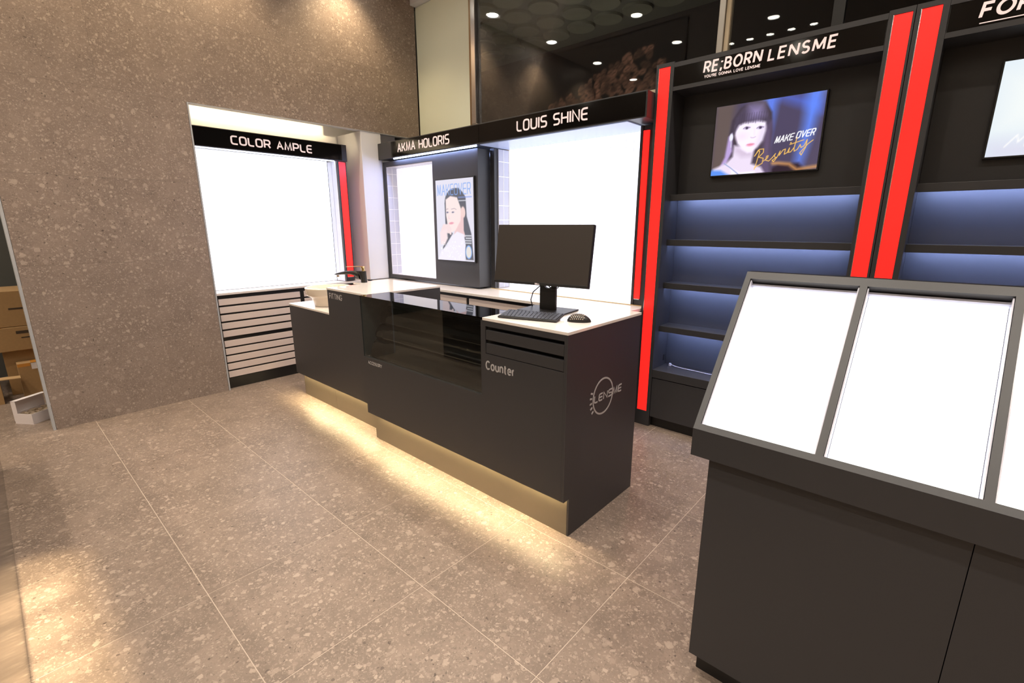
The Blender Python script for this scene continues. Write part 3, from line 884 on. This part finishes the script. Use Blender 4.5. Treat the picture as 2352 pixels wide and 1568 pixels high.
# hair mass
hair = (66, 56, 70)
p.poly([U(.155, .42), U(.17, .22), U(.24, .06), U(.36, -.02), U(.48, .02), U(.55, .18), U(.575, .45), U(.57, .75), U(.62, 1.05), U(.30, 1.05), U(.14, .95)], hair, .014)
p.poly([U(.50, .30), U(.56, .30), U(.57, .70), U(.60, 1.05), U(.48, 1.05), U(.50, .7)], (112, 92, 132), .03, .6)
p.poly([U(.150, .45), U(.185, .40), U(.20, .66), U(.15, .85), U(.07, .93), U(.13, .74)], (178, 154, 208), .015)
# neck, shoulders
p.poly([U(.215, .58), U(.42, .64), U(.405, .86), U(.50, .92), U(.56, 1.05), U(.0, 1.05), U(.02, .90), U(.15, .83), U(.21, .74)], (224, 210, 232), .018)
p.poly([U(.23, .60), U(.40, .70), U(.40, .76), U(.30, .76), U(.23, .68)], (186, 166, 192), .03, .55)
p.poly([U(.14, .84), U(.20, .91), U(.22, 1.05), U(.50, 1.05), U(.44, .97), U(.30, .98)], (238, 232, 252), .012)
p.poly([U(-.02, .915), U(.10, .93), U(.24, 1.05), U(-.02, 1.05)], (88, 140, 232), .02)
p.line([U(.13, .83), U(.20, .90), U(.26, .97), U(.30, 1.02)], .006, (150, 160, 200), .004)
# face
p.poly([U(.212, .30), U(.26, .20), U(.36, .16), U(.46, .20), U(.505, .30), U(.506, .42), U(.487, .545), U(.445, .635), U(.395, .695), U(.355, .705), U(.30, .65), U(.245, .56), U(.215, .44)], (240, 229, 248), .016)
p.poly([U(.455, .40), U(.51, .36), U(.49, .55), U(.44, .64), U(.42, .62)], (214, 198, 226), .03, .55)
p.ell(*U(.285, .46), .03, .02, (240, 206, 228), 0, .03, .5)
p.poly([U(.19, .42), U(.205, .20), U(.27, .07), U(.37, .02), U(.47, .08), U(.53, .24), U(.535, .40), U(.505, .30), U(.47, .285), U(.42, .27), U(.36, .275), U(.30, .275), U(.245, .30), U(.222, .36)], (74, 64, 84), .018)
p.poly([U(.33, .05), U(.45, .06), U(.475, .20), U(.42, .24), U(.34, .22)], (150, 136, 188), .06, .75)
for k in range(12):
    x = .245 + .023 * k
    p.line([U(x, .15), U(x - .004, .285 + .014 * math.sin(k * 2.1))], .0032, (66, 56, 76), .004, .6)
for ex, ey in ((.325, .352), (.455, .368)):
    p.ell(*U(ex, ey), .0175, .0075, (176, 162, 196), .06, .008)
    p.ell(*U(ex, ey), .0075, .0075, (70, 60, 86), 0, .004)
    p.line([U(ex - .034, ey + .004), U(ex - .01, ey - .020), U(ex + .030, ey - .002)], .0030, (104, 86, 116), .004, .9)
p.line([U(.372, .488), U(.385, .498), U(.405, .496), U(.418, .486)], .0035, (186, 160, 190), .006, .9)
p.line([U(.40, .38), U(.405, .46)], .006, (226, 212, 236), .01, .6)
p.ell(*U(.376, .592), .021, .0085, (232, 150, 176), .05, .008)
p.line([U(.342, .586), U(.372, .588), U(.41, .584)], .0025, (188, 104, 136), .003, .8)
p.ell(*U(.178, .46), .011, .022, (226, 226, 240), 0, .006); p.line([U(.182, .52), U(.185, .60)], .005, (196, 196, 214), .004)
p.text('MAKE', .605 * W_, H_ * .395, .155 * W_, .080 * H_, .0048, (255, 255, 255), .35, .10)
p.text('OVER', .79 * W_, H_ * .430, .150 * W_, .080 * H_, .0048, (255, 255, 255), .35, .10)
gold = (240, 188, 92)
def sc(pts, w=.0042): p.line([U(*q) for q in pts], w, gold, .002)
sc([(.43, .76), (.46, .68), (.475, .70), (.455, .85), (.44, .95)])
sc([(.43, .76), (.47, .67), (.51, .67), (.51, .72), (.47, .78), (.515, .80), (.51, .87), (.47, .90), (.44, .93)])
sc([(.52, .84), (.555, .80), (.56, .77), (.545, .775), (.54, .83), (.57, .845), (.60, .80)])
sc([(.60, .80), (.625, .75), (.615, .78), (.635, .82), (.615, .86), (.60, .84), (.64, .80)])
sc([(.64, .81), (.665, .72), (.66, .78), (.69, .71), (.71, .70), (.705, .77), (.73, .75)])
sc([(.73, .75), (.745, .69), (.74, .75), (.76, .745), (.785, .69)])
sc([(.80, .56), (.785, .70), (.79, .74), (.815, .72), (.835, .66)]); sc([(.745, .645), (.86, .60)])
sc([(.835, .66), (.845, .70), (.87, .68), (.89, .60), (.885, .70), (.855, .80), (.84, .77), (.90, .66), (.94, .615)])
p.ell(*U(.752, .625), .004, .004, gold)
p.sheet('picture', (0.774, 2.8614, 1.740), (1, 0, 0), (0, 0, 1), attr_emit('screen_besnity', 1.2), t)
t = tv(2.030, 'pale blank advert screen with faint script on the FOR shelf unit')
p = Paint(W_, H_, 120, 84, (226, 238, 248))
p.poly([U(0, .1), U(1, .0), U(1, .8), U(0, .75)], (244, 250, 250), .15)
p.poly([U(0, .85), U(1, .8), U(1, 1.05), U(0, 1.05)], (222, 222, 240), .1)
p.line([U(.10, .90), U(.16, .78), U(.17, .86), U(.22, .76), U(.21, .90), U(.25, .86), U(.28, .82), U(.27, .87), U(.31, .84)], .005, (255, 255, 255), .002)
p.sheet('picture', (2.038, 2.8614, 1.740), (1, 0, 0), (0, 0, 1), attr_emit('screen_pale', 1.0), t)

# loose lead lying on the bottom shelf of the LENSME unit
cb_ = empty('loose_cable', (0.6, 2.85, 0.4365), 'thin white cable with small plug lying on the lowest shelf', 'cable')
obj('lead', MB().tube([(0.612, 2.868, 0.447), (0.65, 2.862, 0.4405), (0.72, 2.852, 0.4395), (0.80, 2.85, 0.4395), (0.88, 2.84, 0.4395), (0.95, 2.85, 0.4395), (1.05, 2.86, 0.4395)], 0.0028), WHITEGL, cb_)
box('plug', 0.598, 0.614, 2.860, 2.874, 0.4365, 0.456, WHITEGL, cb_, 0.002)
tag(box('wall_socket', 0.5505, 0.5535, 2.855, 2.872, 0.47, 0.512, CHROME, None), 'tiny chrome catch on the inner side of the shelf niche', 'catch')

# ================================================================== COUNTER
# ---- fitting block (left) ------------------------------------------------
fb_ = empty('wash_counter', (-1.4, 1.6, 0), 'charcoal FITTING counter with stepped white top and wash basin', 'counter')
body = MB()
body.box(-2.05, -1.372, 1.318, 1.93, 0.218, 0.785)
body.prism([(-1.372, 1.318), (-0.84, 1.318), (-0.84, 1.93), (-1.52, 1.93), (-1.52, 1.70), (-1.372, 1.70)], 'z', 0.218, 0.973)
obj('body', body, LAM, fb_)
obj('front_board', MB().prism([(-2.05, 0.197), (-0.84, 0.197), (-0.84, 0.973), (-1.372, 0.973), (-1.372, 0.785), (-2.05, 0.785)], 'y', 1.30, 1.3178), LAM, fb_)
obj('back_ledge', MB().box(-1.52, -1.3725, 1.69, 1.93, 0.8005, 0.973), LAM, fb_)
obj('low_top', MB().box(-2.052, -1.373, 1.298, 1.685, 0.786, 0.800, 0.001), WHITETOP, fb_, label='low white top')
obj('high_top', MB().prism([(-1.374, 1.297), (-0.838, 1.297), (-0.838, 1.932), (-1.522, 1.932), (-1.522, 1.60), (-1.374, 1.60)], 'z', 0.974, 0.988, 0.001), WHITETOP, fb_, label='raised white top')
obj('base', MB().box(-2.01, -0.845, 1.352, 1.90, 0.0, 0.2175), BLACKGAP, fb_)
for a, b in ((-2.012, -1.466), (-1.464, -0.80)):
    box('kick_panel', a, b, 1.343, 1.351, 0.0, 0.2175, TOE, fb_, label='bronze kick panel lit by warm light')
box('led_strip', -2.0, -0.845, 1.331, 1.341, 0.2125, 0.2175, LEDW, fb_, label='warm light strip under the counter front')
plain('lettering', 'FITTING', (-1.341, 1.2998, 0.913), (1, 0, 0), (0, 0, 1), (0, -1, 0), 0.180, 0.037, VINYL, fb_, 0.0008, 0.17, gap=0.22)

bs = empty('wash_basin', (-1.72, 1.49, 0.8005), 'round cream ceramic basin on a tapered foot on the low white top', 'basin')
obj('bowl', MB().lathe([(0.0, 0.802), (0.118, 0.802), (0.120, 0.815), (0.126, 0.84), (0.140, 0.872), (0.160, 0.882), (0.172, 0.888), (0.178, 0.90), (0.181, 0.945), (0.176, 0.9505), (0.166, 0.9505), (0.160, 0.944), (0.150, 0.90), (0.10, 0.866), (0.03, 0.856), (0.0, 0.856)], -1.72, 1.49, 56), CERAMIC, bs, True)
obj('drain', MB().lathe([(0.0, 0.8575), (0.022, 0.8575), (0.024, 0.8605), (0.0, 0.861)], -1.72, 1.49, 20), CHROME, bs, True)

# faucet on the raised top, spout over the basin
fc = empty('basin_faucet', (-1.465, 1.665, 0.9885), 'black single-lever faucet with gold handle on the raised top beside the basin', 'faucet')
dirf = Vector((-0.94, -0.34, 0)).normalized(); sidef = Vector((-dirf.y, dirf.x, 0))
def fring(d, z, hw, hh, tilt=0.0):
    """ring of an ellipse: centre at distance d along the spout, height z; tilt rotates from horizontal plane(0) to vertical(1)"""
    c = Vector((-1.465, 1.665, 0)) + dirf * d + Vector((0, 0, z))
    ax = dirf * math.cos(tilt) + Vector((0, 0, 1)) * math.sin(tilt)
    return [c + sidef * hw * math.cos(2 * math.pi * k / 20) + ax * hh * math.sin(2 * math.pi * k / 20) for k in range(20)]
obj('body', MB().loft([fring(0, 0.989, .026, .024), fring(0.001, 1.01, .0255, .024), fring(0.004, 1.035, .0255, .026), fring(0.014, 1.060, .027, .036), fring(0.022, 1.078, .0275, .046)]), BLKPLASTIC, fc, True)
obj('spout', MB().loft([fring(0.030, 1.042, .0262, .034, math.pi / 2), fring(0.07, 1.056, .0255, .0235, math.pi / 2), fring(0.12, 1.0625, .0245, .017, math.pi / 2), fring(0.17, 1.0605, .023, .0145, math.pi / 2), fring(0.22, 1.054, .021, .0115, math.pi / 2), fring(0.27, 1.046, .017, .0075, math.pi / 2), fring(0.292, 1.042, .010, .0035, math.pi / 2)]), BLKPLASTIC, fc, True)
obj('aerator', MB().lathe([(0.0, 1.024), (0.010, 1.024), (0.011, 1.036), (0.0, 1.036)], -1.465 + dirf.x * 0.262, 1.665 + dirf.y * 0.262, 16), GOLD, fc, True)
obj('lever', MB().loft([fring(-0.002, 1.0795, .014, .014), fring(0.004, 1.095, .012, .013), fring(0.006, 1.108, .013, .014), fring(0.010, 1.116, .012, .012)]).loft([fring(-0.006, 1.112, .012, .005, math.pi / 2), fring(0.05, 1.114, .011, .0035, math.pi / 2), fring(0.12, 1.110, .010, .003, math.pi / 2), fring(0.165, 1.107, .009, .0025, math.pi / 2)]), GOLD, fc, True, label='gold lever')

# ---- accessory showcase + cash counter (right) ---------------------------
YF = 1.215
cn = empty('sales_counter', (0.05, 1.5, 0), 'charcoal sales counter with ACCESSORY glass showcase, drawers and LENSME emblem', 'counter')
fp = MB()
fp.box(-0.780, 0.838, YF, YF + 0.018, 0.197, 0.594)
fp.box(0.332, 0.365, YF, YF + 0.018, 0.594, 0.9815).box(0.365, 0.838, YF, YF + 0.018, 0.594, 0.8165).box(0.365, 0.838, YF, YF + 0.018, 0.9545, 0.9815)
obj('front_panel', fp, LAM, cn)
obj('side_panel', MB().prism([(YF, 0.197), (1.258, 0.197), (1.258, 0.0), (1.862, 0.0), (1.862, 0.9815), (YF, 0.9815)], 'x', 0.846, 0.856), LAM, cn)
obj('side_edge', MB().box(0.8385, 0.8455, YF, 1.25, 0.197, 0.9815), LAM, cn)
obj('carcass', MB().box(0.333, 0.845, 1.262, 1.858, 0.0, 0.98).box(-0.737, 0.332, 1.262, 1.425, 0.0, 0.2178).box(-0.77, 0.332, 1.2625, 1.425, 0.2225, 0.585), BLACKGAP, cn)
obj('carcass_back', MB().box(-0.78, 0.33, 1.4265, 1.436, 0.0, 0.985).box(0.333, 0.845, 1.8585, 1.8615, 0.0, 0.98), LAM, cn)
obj('drawer_slot', MB().box(0.366, 0.837, 1.256, 1.261, 0.817, 0.954), BLACKGAP, cn)
for z0, z1 in ((0.888, 0.937), (0.820, 0.870)):
    box('drawer_front', 0.3675, 0.8365, YF + 0.001, YF + 0.018, z0, z1, LAM, cn, 0.001)
box('countertop', 0.345, 0.857, 1.2135, 1.8635, 0.982, 0.996, WHITETOP, cn, 0.0015, label='glossy white countertop')
kp = box('kick_panel', -0.741, 0.8445, 1.2585, 1.2615, 0.0, 0.2178, TOE, cn, label='bronze kick panel lit by warm light')
obj('kick_return', MB().box(-0.741, -0.7705, 1.262, 1.40, 0.0, 0.2178), TOE, cn)
box('led_cover', -0.775, 0.838, 1.2335, 1.2615, 0.2180, 0.2220, BLACKGAP, cn)
box('led_strip', -0.735, 0.83, 1.246, 1.256, 0.2125, 0.2178, LEDW, cn, label='warm light strip under the counter front')
# showcase
box('stile', -0.780, -0.7745, YF, YF + 0.0055, 0.5945, 0.988, LAM, cn)
box('side_wall', -0.780, -0.770, YF + 0.006, 1.426, 0.595, 0.988, pbr('slate_board', rgb(66, 72, 76), 0.5), cn)
box('back_board', -0.769, 0.331, 1.418, 1.426, 0.595, 0.985, LAM, cn)
box('front_glass', -0.774, 0.3315, YF + 0.0005, YF + 0.0045, 0.595, 0.9875, GLASS, cn, label='clear showcase front glass')
box('glass_top', -0.780, 0.344, YF, 1.436, 0.9885, 0.9955, GLASSTOP, cn, label='dark glossy glass top')
GLB = pbr('black_gloss_acrylic_tier', rgb(12, 11, 11), 0.05)
def tier(y, z0, z1):
    pts = [(1.416, z0), (y + 0.004, z0), (y, z0 + 0.012)]
    h = z1 - z0 - 0.016; d = 0.075
    for k in range(1, 11):
        a = (math.pi / 2) * k / 10
        pts.append((y + d * (1 - math.cos(a)), z0 + 0.016 + h * math.sin(a)))
    pts.append((1.416, z1))
    return pts
for y, z0, z1 in ((1.226, 0.596, 0.720), (1.268, 0.7205, 0.810), (1.308, 0.8105, 0.915)):
    obj('display_tier', MB().prism(tier(y, z0, z1), 'x', -0.705, 0.330), GLB, cn, label='rounded glossy black display step')
plain('lettering', 'ACCESSORY', (-0.729, YF - 0.0002, 0.552), (1, 0, 0), (0, 0, 1), (0, -1, 0), 0.158, 0.019, VINYL, cn, 0.0008, 0.17, gap=0.24)
plain('lettering', 'Counter', (0.368, YF - 0.0002, 0.7395), (1, 0, 0), (0, 0, 1), (0, -1, 0), 0.186, 0.040, VINYL, cn, 0.0008, 0.19, gap=0.30)
# LENSME emblem on the side panel: ring, five petals, name
XS = 0.8562
lg_place = plane_placer((XS, 0, 0), (0, 1, 0), (0, 0, 1), (1, 0, 0), 1, 1)
cy, cz, r0 = 1.519, 0.634, 0.0885
ring = [(1, [Vector((cy + r0 * math.cos(2 * math.pi * k / 48), cz + r0 * math.sin(2 * math.pi * k / 48))) for k in range(48)])]
for k in range(5):
    a = math.radians(160 + 13.5 * k)
    c0 = Vector((cy + 0.099 * math.cos(a), cz + 0.099 * math.sin(a))); dv = Vector((math.cos(a), math.sin(a)))
    ring.append((0, [c0, c0 + dv * 0.018]))
emb = ribbon_mesh('emblem', ring, 0.0085, lg_place, 0.0008, VINYL, cn, label='grey ring and petals emblem')
techno('lettering', 'LENSME', (XS, 1.441, 0.617), (0, 1, 0), (0, 0, 1), (1, 0, 0), 0.250, 0.033, 0.22, VINYL, cn, 0.0009, shear=0.08, gap=0.24)

# ================================================================== MONITOR, KEYBOARD, MOUSE
MZ = 0.9965
mo = empty('computer_monitor', (0.49, 1.55, MZ), 'black flat monitor, switched off, on a slab stand on the sales counter', 'monitor')
yaw = math.radians(8); tilt = math.radians(9)
MM = Matrix.Translation((0.490, 1.459, 1.142)) @ Matrix.Rotation(yaw, 4, 'Z') @ Matrix.Rotation(-tilt, 4, 'X')
obj('housing', MB().box(-0.271, 0.271, 0.006, 0.030, 0.0, 0.298, 0.003, mtx=MM), BLKPLASTIC, mo)
obj('screen', MB().box(-0.268, 0.268, 0.0045, 0.0058, 0.014, 0.295, mtx=MM), SCREEN_OFF, mo)
obj('chin', MB().box(-0.270, 0.270, 0.002, 0.0058, 0.001, 0.0135, 0.001, mtx=MM), BLKPLASTIC, mo)
rt = MM.to_3x3()
plain('maker_mark', 'DELL', MM @ Vector((-0.016, 0.0018, 0.003)), rt @ Vector((1, 0, 0)), rt @ Vector((0, 0, 1)), rt @ Vector((0, -1, 0)), 0.026, 0.0065, LETTER, mo, 0.0004, 0.2)
SM = Matrix.Translation((0.470, 1.575, 0)) @ Matrix.Rotation(yaw, 4, 'Z')
# neck plate with the round cable hole
hole = [(0.028 * math.cos(2 * math.pi * k / 24), 0.026 * math.sin(2 * math.pi * k / 24)) for k in range(24)]
bm = bmesh.new()
def neck_ring(y, scale_out):
    outer = []
    for k in range(24):
        a = 2 * math.pi * k / 24
        c, s = math.cos(a), math.sin(a)
        q = max(abs(c), abs(s)); outer.append((0.046 * c / q, 0.046 * s / q))
    O = [bm.verts.new((x, y, 1.142 + z)) for x, z in outer]; I = [bm.verts.new((x, y, 1.142 + z)) for x, z in hole]
    return O, I
O1, I1 = neck_ring(-0.009, 1); O2, I2 = neck_ring(0.009, 1)
for k in range(24):
    j = (k + 1) % 24
    bm.faces.new((O1[k], O1[j], I1[j], I1[k])); bm.faces.new((O2[k], I2[k], I2[j], O2[j]))
    bm.faces.new((O1[k], O2[k], O2[j], O1[j])); bm.faces.new((I1[k], I1[j], I2[j], I2[k]))
nk = MB(); nk.merge(bm, SM)
nk.box(-0.046, 0.046, -0.009, 0.009, MZ + 0.008, 1.0955, 0.0, mtx=SM).box(-0.046, 0.046, -0.009, 0.009, 1.1885, 1.27, 0.0, mtx=SM)
nk.box(-0.045, 0.045, -0.085, -0.0095, 1.205, 1.262, 0.004, mtx=SM)
obj('neck', nk, BLKPLASTIC, mo)
obj('foot', MB().box(-0.135, 0.135, -0.095, 0.09, MZ, MZ + 0.008, 0.003, mtx=SM), BLKPLASTIC, mo)
def W3(M_, *pts): return [M_ @ Vector(q) for q in pts]
obj('cable', MB().tube(W3(SM, (-0.03, -0.06, 1.19), (-0.01, -0.03, 1.155), (0.03, -0.02, 1.115), (0.06, -0.01, 1.12), (0.075, 0.0, 1.16), (0.078, 0.02, 1.2)), 0.003), BLKPLASTIC, mo)
obj('cable', MB().tube(W3(SM, (-0.01, 0.013, 1.14), (-0.06, 0.013, 1.12), (-0.105, 0.02, 1.085), (-0.125, 0.03, 1.04), (-0.127, 0.05, 1.004)), 0.003), BLKPLASTIC, mo)

kb = empty('computer_keyboard', (0.52, 1.36, MZ), 'small black keyboard in front of the monitor on the counter', 'keyboard')
KM = Matrix.Translation((0.412, 1.252, MZ + 0.001)) @ Matrix.Rotation(math.radians(17.5), 4, 'Z') @ Matrix.Rotation(math.radians(5.5), 4, 'X')
obj('case', MB().box(0, 0.300, 0, 0.128, 0.0, 0.009, 0.003, mtx=KM), BLKPLASTIC, kb)
obj('foot', MB().box(0.02, 0.05, 0.105, 0.115, -0.0105, -0.0005, mtx=KM).box(0.25, 0.28, 0.105, 0.115, -0.0105, -0.0005, mtx=KM), BLKPLASTIC, kb)
ks = MB()
for r in range(6):
    y0 = 0.006 + r * 0.0196
    x = 0.006
    if r == 0: ws = [1.1, 1, 1, 1.1, 5.1, 1.0, 1, 1, 1, 1, 1]
    elif r == 5: ws = [1] * 15
    else: ws = [1.0 + 0.25 * (4 - r)] + [1] * (12 - 0) + [1.0]
    tot = sum(ws); sx = 0.288 / tot
    for w in ws:
        ks.box(x + 0.0012, x + w * sx - 0.0012, y0, y0 + 0.0172, 0.0095, 0.0120, 0.0007, 1, mtx=KM); x += w * sx
ko = obj('keycaps', ks, KEYM, kb); ko['kind'] = 'stuff'

ms = empty('computer_mouse', (0.755, 1.445, MZ), 'black honeycomb-shell mouse on the white countertop', 'mouse')
def mouse_pt(u, v):
    # u along length -1..1, v angle 0..pi over the hump
    L = 0.056; w = 0.031 * (1 - 0.18 * u * u - 0.10 * u) * math.sqrt(max(0.0, 1 - abs(u) ** 3.2))
    h = 0.036 * (1 - 0.30 * (u + 0.15) ** 2) * math.sqrt(max(0.0, 1 - abs(u) ** 3.0))
    return Vector((u * L, w * math.cos(v), max(0.0, h * math.sin(v) ** 0.8)))
MMO = Matrix.Translation((0.757, 1.440, MZ + 0.001)) @ Matrix.Rotation(math.radians(28), 4, 'Z')
rings = []
for i in range(17):
    u = -0.985 + 1.97 * i / 16
    rings.append([MMO @ mouse_pt(u, math.pi * k / 14) for k in range(15)])
obj('shell', MB().loft(rings), BLKPLASTIC, ms, True)
hx = MB()
for i in range(-4, 3):
    for j in range(2, 9):
        u = 0.17 * i + (0.085 if j % 2 else 0); v = math.pi * (0.08 + j * 0.10)
        c0 = mouse_pt(u, v)
        du = (mouse_pt(u + .03, v) - mouse_pt(u - .03, v)).normalized(); dvv = (mouse_pt(u, v + .06) - mouse_pt(u, v - .06)).normalized()
        nn = du.cross(dvv).normalized()
        if nn.z < 0: nn = -nn
        pts = [MMO @ (c0 + nn * 0.0006 + 0.0027 * (math.cos(math.pi / 3 * k) * du + math.sin(math.pi / 3 * k) * dvv)) for k in range(6)]
        pt2 = [MMO @ (c0 - nn * 0.0012 + 0.0027 * (math.cos(math.pi / 3 * k) * du + math.sin(math.pi / 3 * k) * dvv)) for k in range(6)]
        hx.loft([pt2, pts])
ho = obj('honeycomb_cells', hx, pbr('pale_cell', rgb(196, 178, 160), 0.3), ms); ho['kind'] = 'stuff'
# slim flat pack / cover between base and worktop edge is the counter itself

# ================================================================== FOREGROUND SLOPED LIGHT TABLE
lt = empty('light_table', (1.97, 1.1, 0), 'charcoal pedestal table with sloped tray of glowing white panels', 'display table')
TA = Vector((0, 0.920, 0.860)); ang = math.radians(50.9)
TM = Matrix.Translation((0, TA.y, TA.z)) @ Matrix.Rotation(ang, 4, 'X')   # local: x = X, y = up the slope, z = outward normal
XL, XR, SL = 1.511, 2.433, 0.5493
wins = [(1.527, 1.812), (1.829, 2.115), (2.131, 2.417)]
v0, v1 = 0.019, 0.523
fr = MB()
fr.box(XL, XR, 0.0, v0, -0.042, 0.0, 0.0, mtx=TM).box(XL, XR, v1, SL, -0.042, 0.0, 0.0, mtx=TM)
for a, b in ((XL, 1.527), (1.812, 1.829), (2.115, 2.131), (2.417, XR)):
    fr.box(a, b, v0, v1, -0.042, 0.0, mtx=TM)
obj('tray_frame', fr, LAM, lt)
BY, BZt = TA.y + SL * math.cos(ang), TA.z + SL * math.sin(ang)
nv = Vector((0, -math.sin(ang), math.cos(ang)))
fy, fz = TA.y - 0.0425 * nv.y, TA.z - 0.0425 * nv.z
by, bz = BY - 0.0425 * nv.y, BZt - 0.0425 * nv.z
obj('tray_box', MB().prism([(0.920, 0.777), (0.920, 0.8595), (fy, fz), (by, bz), (BY + 0.034, BZt), (BY + 0.034, 0.777)], 'x', XL, XR), LAM, lt)
for a, b in wins:
    obj('light_panel', MB().box(a + .006, b - .006, v0 + .004, v1 - .012, -0.041, -0.030, mtx=TM), TRAYPANEL, lt, label='glowing white panel')
    obj('panel_rim', MB().box(a + .001, a + .004, v0 + .001, v1 - .002, -0.041, -0.006, mtx=TM).box(b - .004, b - .001, v0 + .001, v1 - .002, -0.041, -0.006, mtx=TM).box(a + .004, b - .004, v1 - .010, v1 - .004, -0.041, -0.022, mtx=TM), WHITEGL, lt)
obj('pedestal', MB().box(1.560, 2.384, 0.957, 1.29, 0.088, 0.7765), LAM_IN, lt)
for a, b in ((1.559, 2.1185), (2.1205, 2.385)):
    box('front_panel', a, b, 0.940, 0.956, 0.086, 0.7765, LAM, lt)
box('plinth', 1.572, 2.372, 0.985, 1.28, 0.0, 0.0875, BLACK, lt)

# ================================================================== LOW CABINET AT THE SHOP FRONT (beside the camera, lower left)
fc_ = empty('front_cabinet', (-0.85, -0.8, 0), 'low glossy dark cabinet with white top along the shop front', 'cabinet')
box('body', -2.05, 1.45, -1.10, -0.503, 0.004, 0.90, pbr('dark_gloss_front', rgb(60, 54, 50), 0.12), fc_)
box('plinth', -2.00, 1.40, -1.05, -0.54, 0.0, 0.0035, BLACK, fc_)
box('countertop', -2.055, 1.455, -1.105, -0.50, 0.901, 0.92, WHITETOP, fc_)

# ================================================================== CARTONS BEHIND THE WALL END
def carton(name, x0, x1, y0, y1, z0, z1, label, extra=None, rz=0.0):
    e = empty('cardboard_box', ((x0 + x1) / 2, (y0 + y1) / 2, z0), label, 'box', 'cardboard boxes stacked behind the terrazzo wall')
    box('carton', x0, x1, y0, y1, z0, z1, CARD, e, 0.003)
    box('tape', x1 - 0.30 if x1 - x0 > 0.3 else x0 + .01, x1 + 0.0006, (y0 + y1) / 2 - 0.025, (y0 + y1) / 2 + 0.025, z1 - 0.0002, z1 + 0.0006, TAPE, e)
    return e
e = carton('c', -4.30, -3.81, -0.62, -0.12, 0.598, 0.898, 'topmost large brown cardboard box of the stack with printed mark')
obj('print', MB().box(-3.8098, -3.8092, -0.285, -0.19, 0.742, 0.757), INK, e)
e = carton('c', -4.30, -3.80, -0.64, -0.12, 0.392, 0.594, 'flat brown cardboard box under the topmost one, printed mark')
obj('print', MB().box(-3.7998, -3.7992, -0.275, -0.19, 0.535, 0.560).box(-3.7998, -3.7992, -0.25, -0.16, 0.495, 0.505), INK, e)
e = carton('c', -4.35, -3.86, -0.385, 0.05, 0.0, 0.388, 'brown cardboard box carrying the two stacked ones')
e = carton('c', -3.845, -3.72, -0.320, -0.10, 0.0, 0.290, 'small upright cardboard box with orange tape beside the white carton')
obj('tape_band', MB().box(-3.7198, -3.7192, -0.318, -0.24, 0.262, 0.289), TAPE, e)
obj('label', MB().box(-3.7198, -3.7192, -0.235, -0.17, 0.232, 0.285), PAPERW, e)
# open carton with a flap at the left edge
e = empty('cardboard_box', (-3.8, -0.56, 0.0), 'open cardboard box with a raised flap at the edge of the stack', 'box', 'cardboard boxes stacked behind the terrazzo wall')
ob = MB().box(-3.82, -3.60, -0.72, -0.712, 0.0, 0.20).box(-3.82, -3.60, -0.448, -0.440, 0.0, 0.20).box(-3.82, -3.812, -0.712, -0.448, 0.0, 0.20).box(-3.608, -3.60, -0.712, -0.448, 0.0, 0.20).box(-3.812, -3.608, -0.712, -0.448, 0.0, 0.006)
obj('carton', ob, CARD, e)
obj('flap', MB().prism([(-0.4395, 0.199), (-0.315, 0.192), (-0.315, 0.197), (-0.4395, 0.205)], 'x', -3.70, -3.605), CARD2, e)

wc = empty('white_carton', (-2.96, -0.29, 0.0), 'small open white carton of sachets on the floor at the wall end', 'box')
WM = Matrix.Translation((-2.845, -0.318, 0)) @ Matrix.Rotation(math.radians(36), 4, 'Z')
cw = MB()
cw.box(-0.150, 0.0, 0.0, 0.003, 0.0, 0.08, mtx=WM).box(-0.150, 0.0, 0.217, 0.22, 0.0, 0.08, mtx=WM).box(-0.150, -0.147, 0.003, 0.217, 0.0, 0.08, mtx=WM).box(-0.003, 0.0, 0.003, 0.217, 0.0, 0.08, mtx=WM).box(-0.147, -0.003, 0.003, 0.217, 0.0, 0.003, mtx=WM)
obj('tray', cw, PAPERW, wc)
obj('lid', MB().box(-0.153, -0.150, 0.0, 0.22, 0.02, 0.175, mtx=WM).box(-0.150, -0.115, 0.0, 0.0025, 0.0805, 0.175, mtx=WM).box(-0.150, -0.115, 0.0, 0.22, 0.172, 0.175, mtx=WM), PAPERW, wc)
for k in range(12):
    rg = random.Random(k)
    cx_, cy_ = (-0.035, -0.075, -0.112)[k % 3], 0.035 + 0.048 * (k // 3) + 0.008 * (k % 2)
    pm = WM @ Matrix.Translation((cx_, cy_, 0.066 + 0.005 * (k % 2))) @ Matrix.Rotation(rg.uniform(-.35, .35), 4, 'X') @ Matrix.Rotation(rg.uniform(-.3, .3), 4, 'Y') @ Matrix.Rotation(rg.uniform(-.25, .25), 4, 'Z')
    s_ = tag(obj('sachet', MB().box(-0.017, 0.017, -0.021, 0.021, -0.006, 0.008, 0.004, mtx=pm), SACHET), 'small shiny sachet lying in the open white carton', 'sachet', 'sachets in the white carton')
# corrugated filler under the sachets
obj('filler', MB().box(-0.146, -0.004, 0.004, 0.216, 0.0035, 0.046, mtx=WM), CARD2, wc)
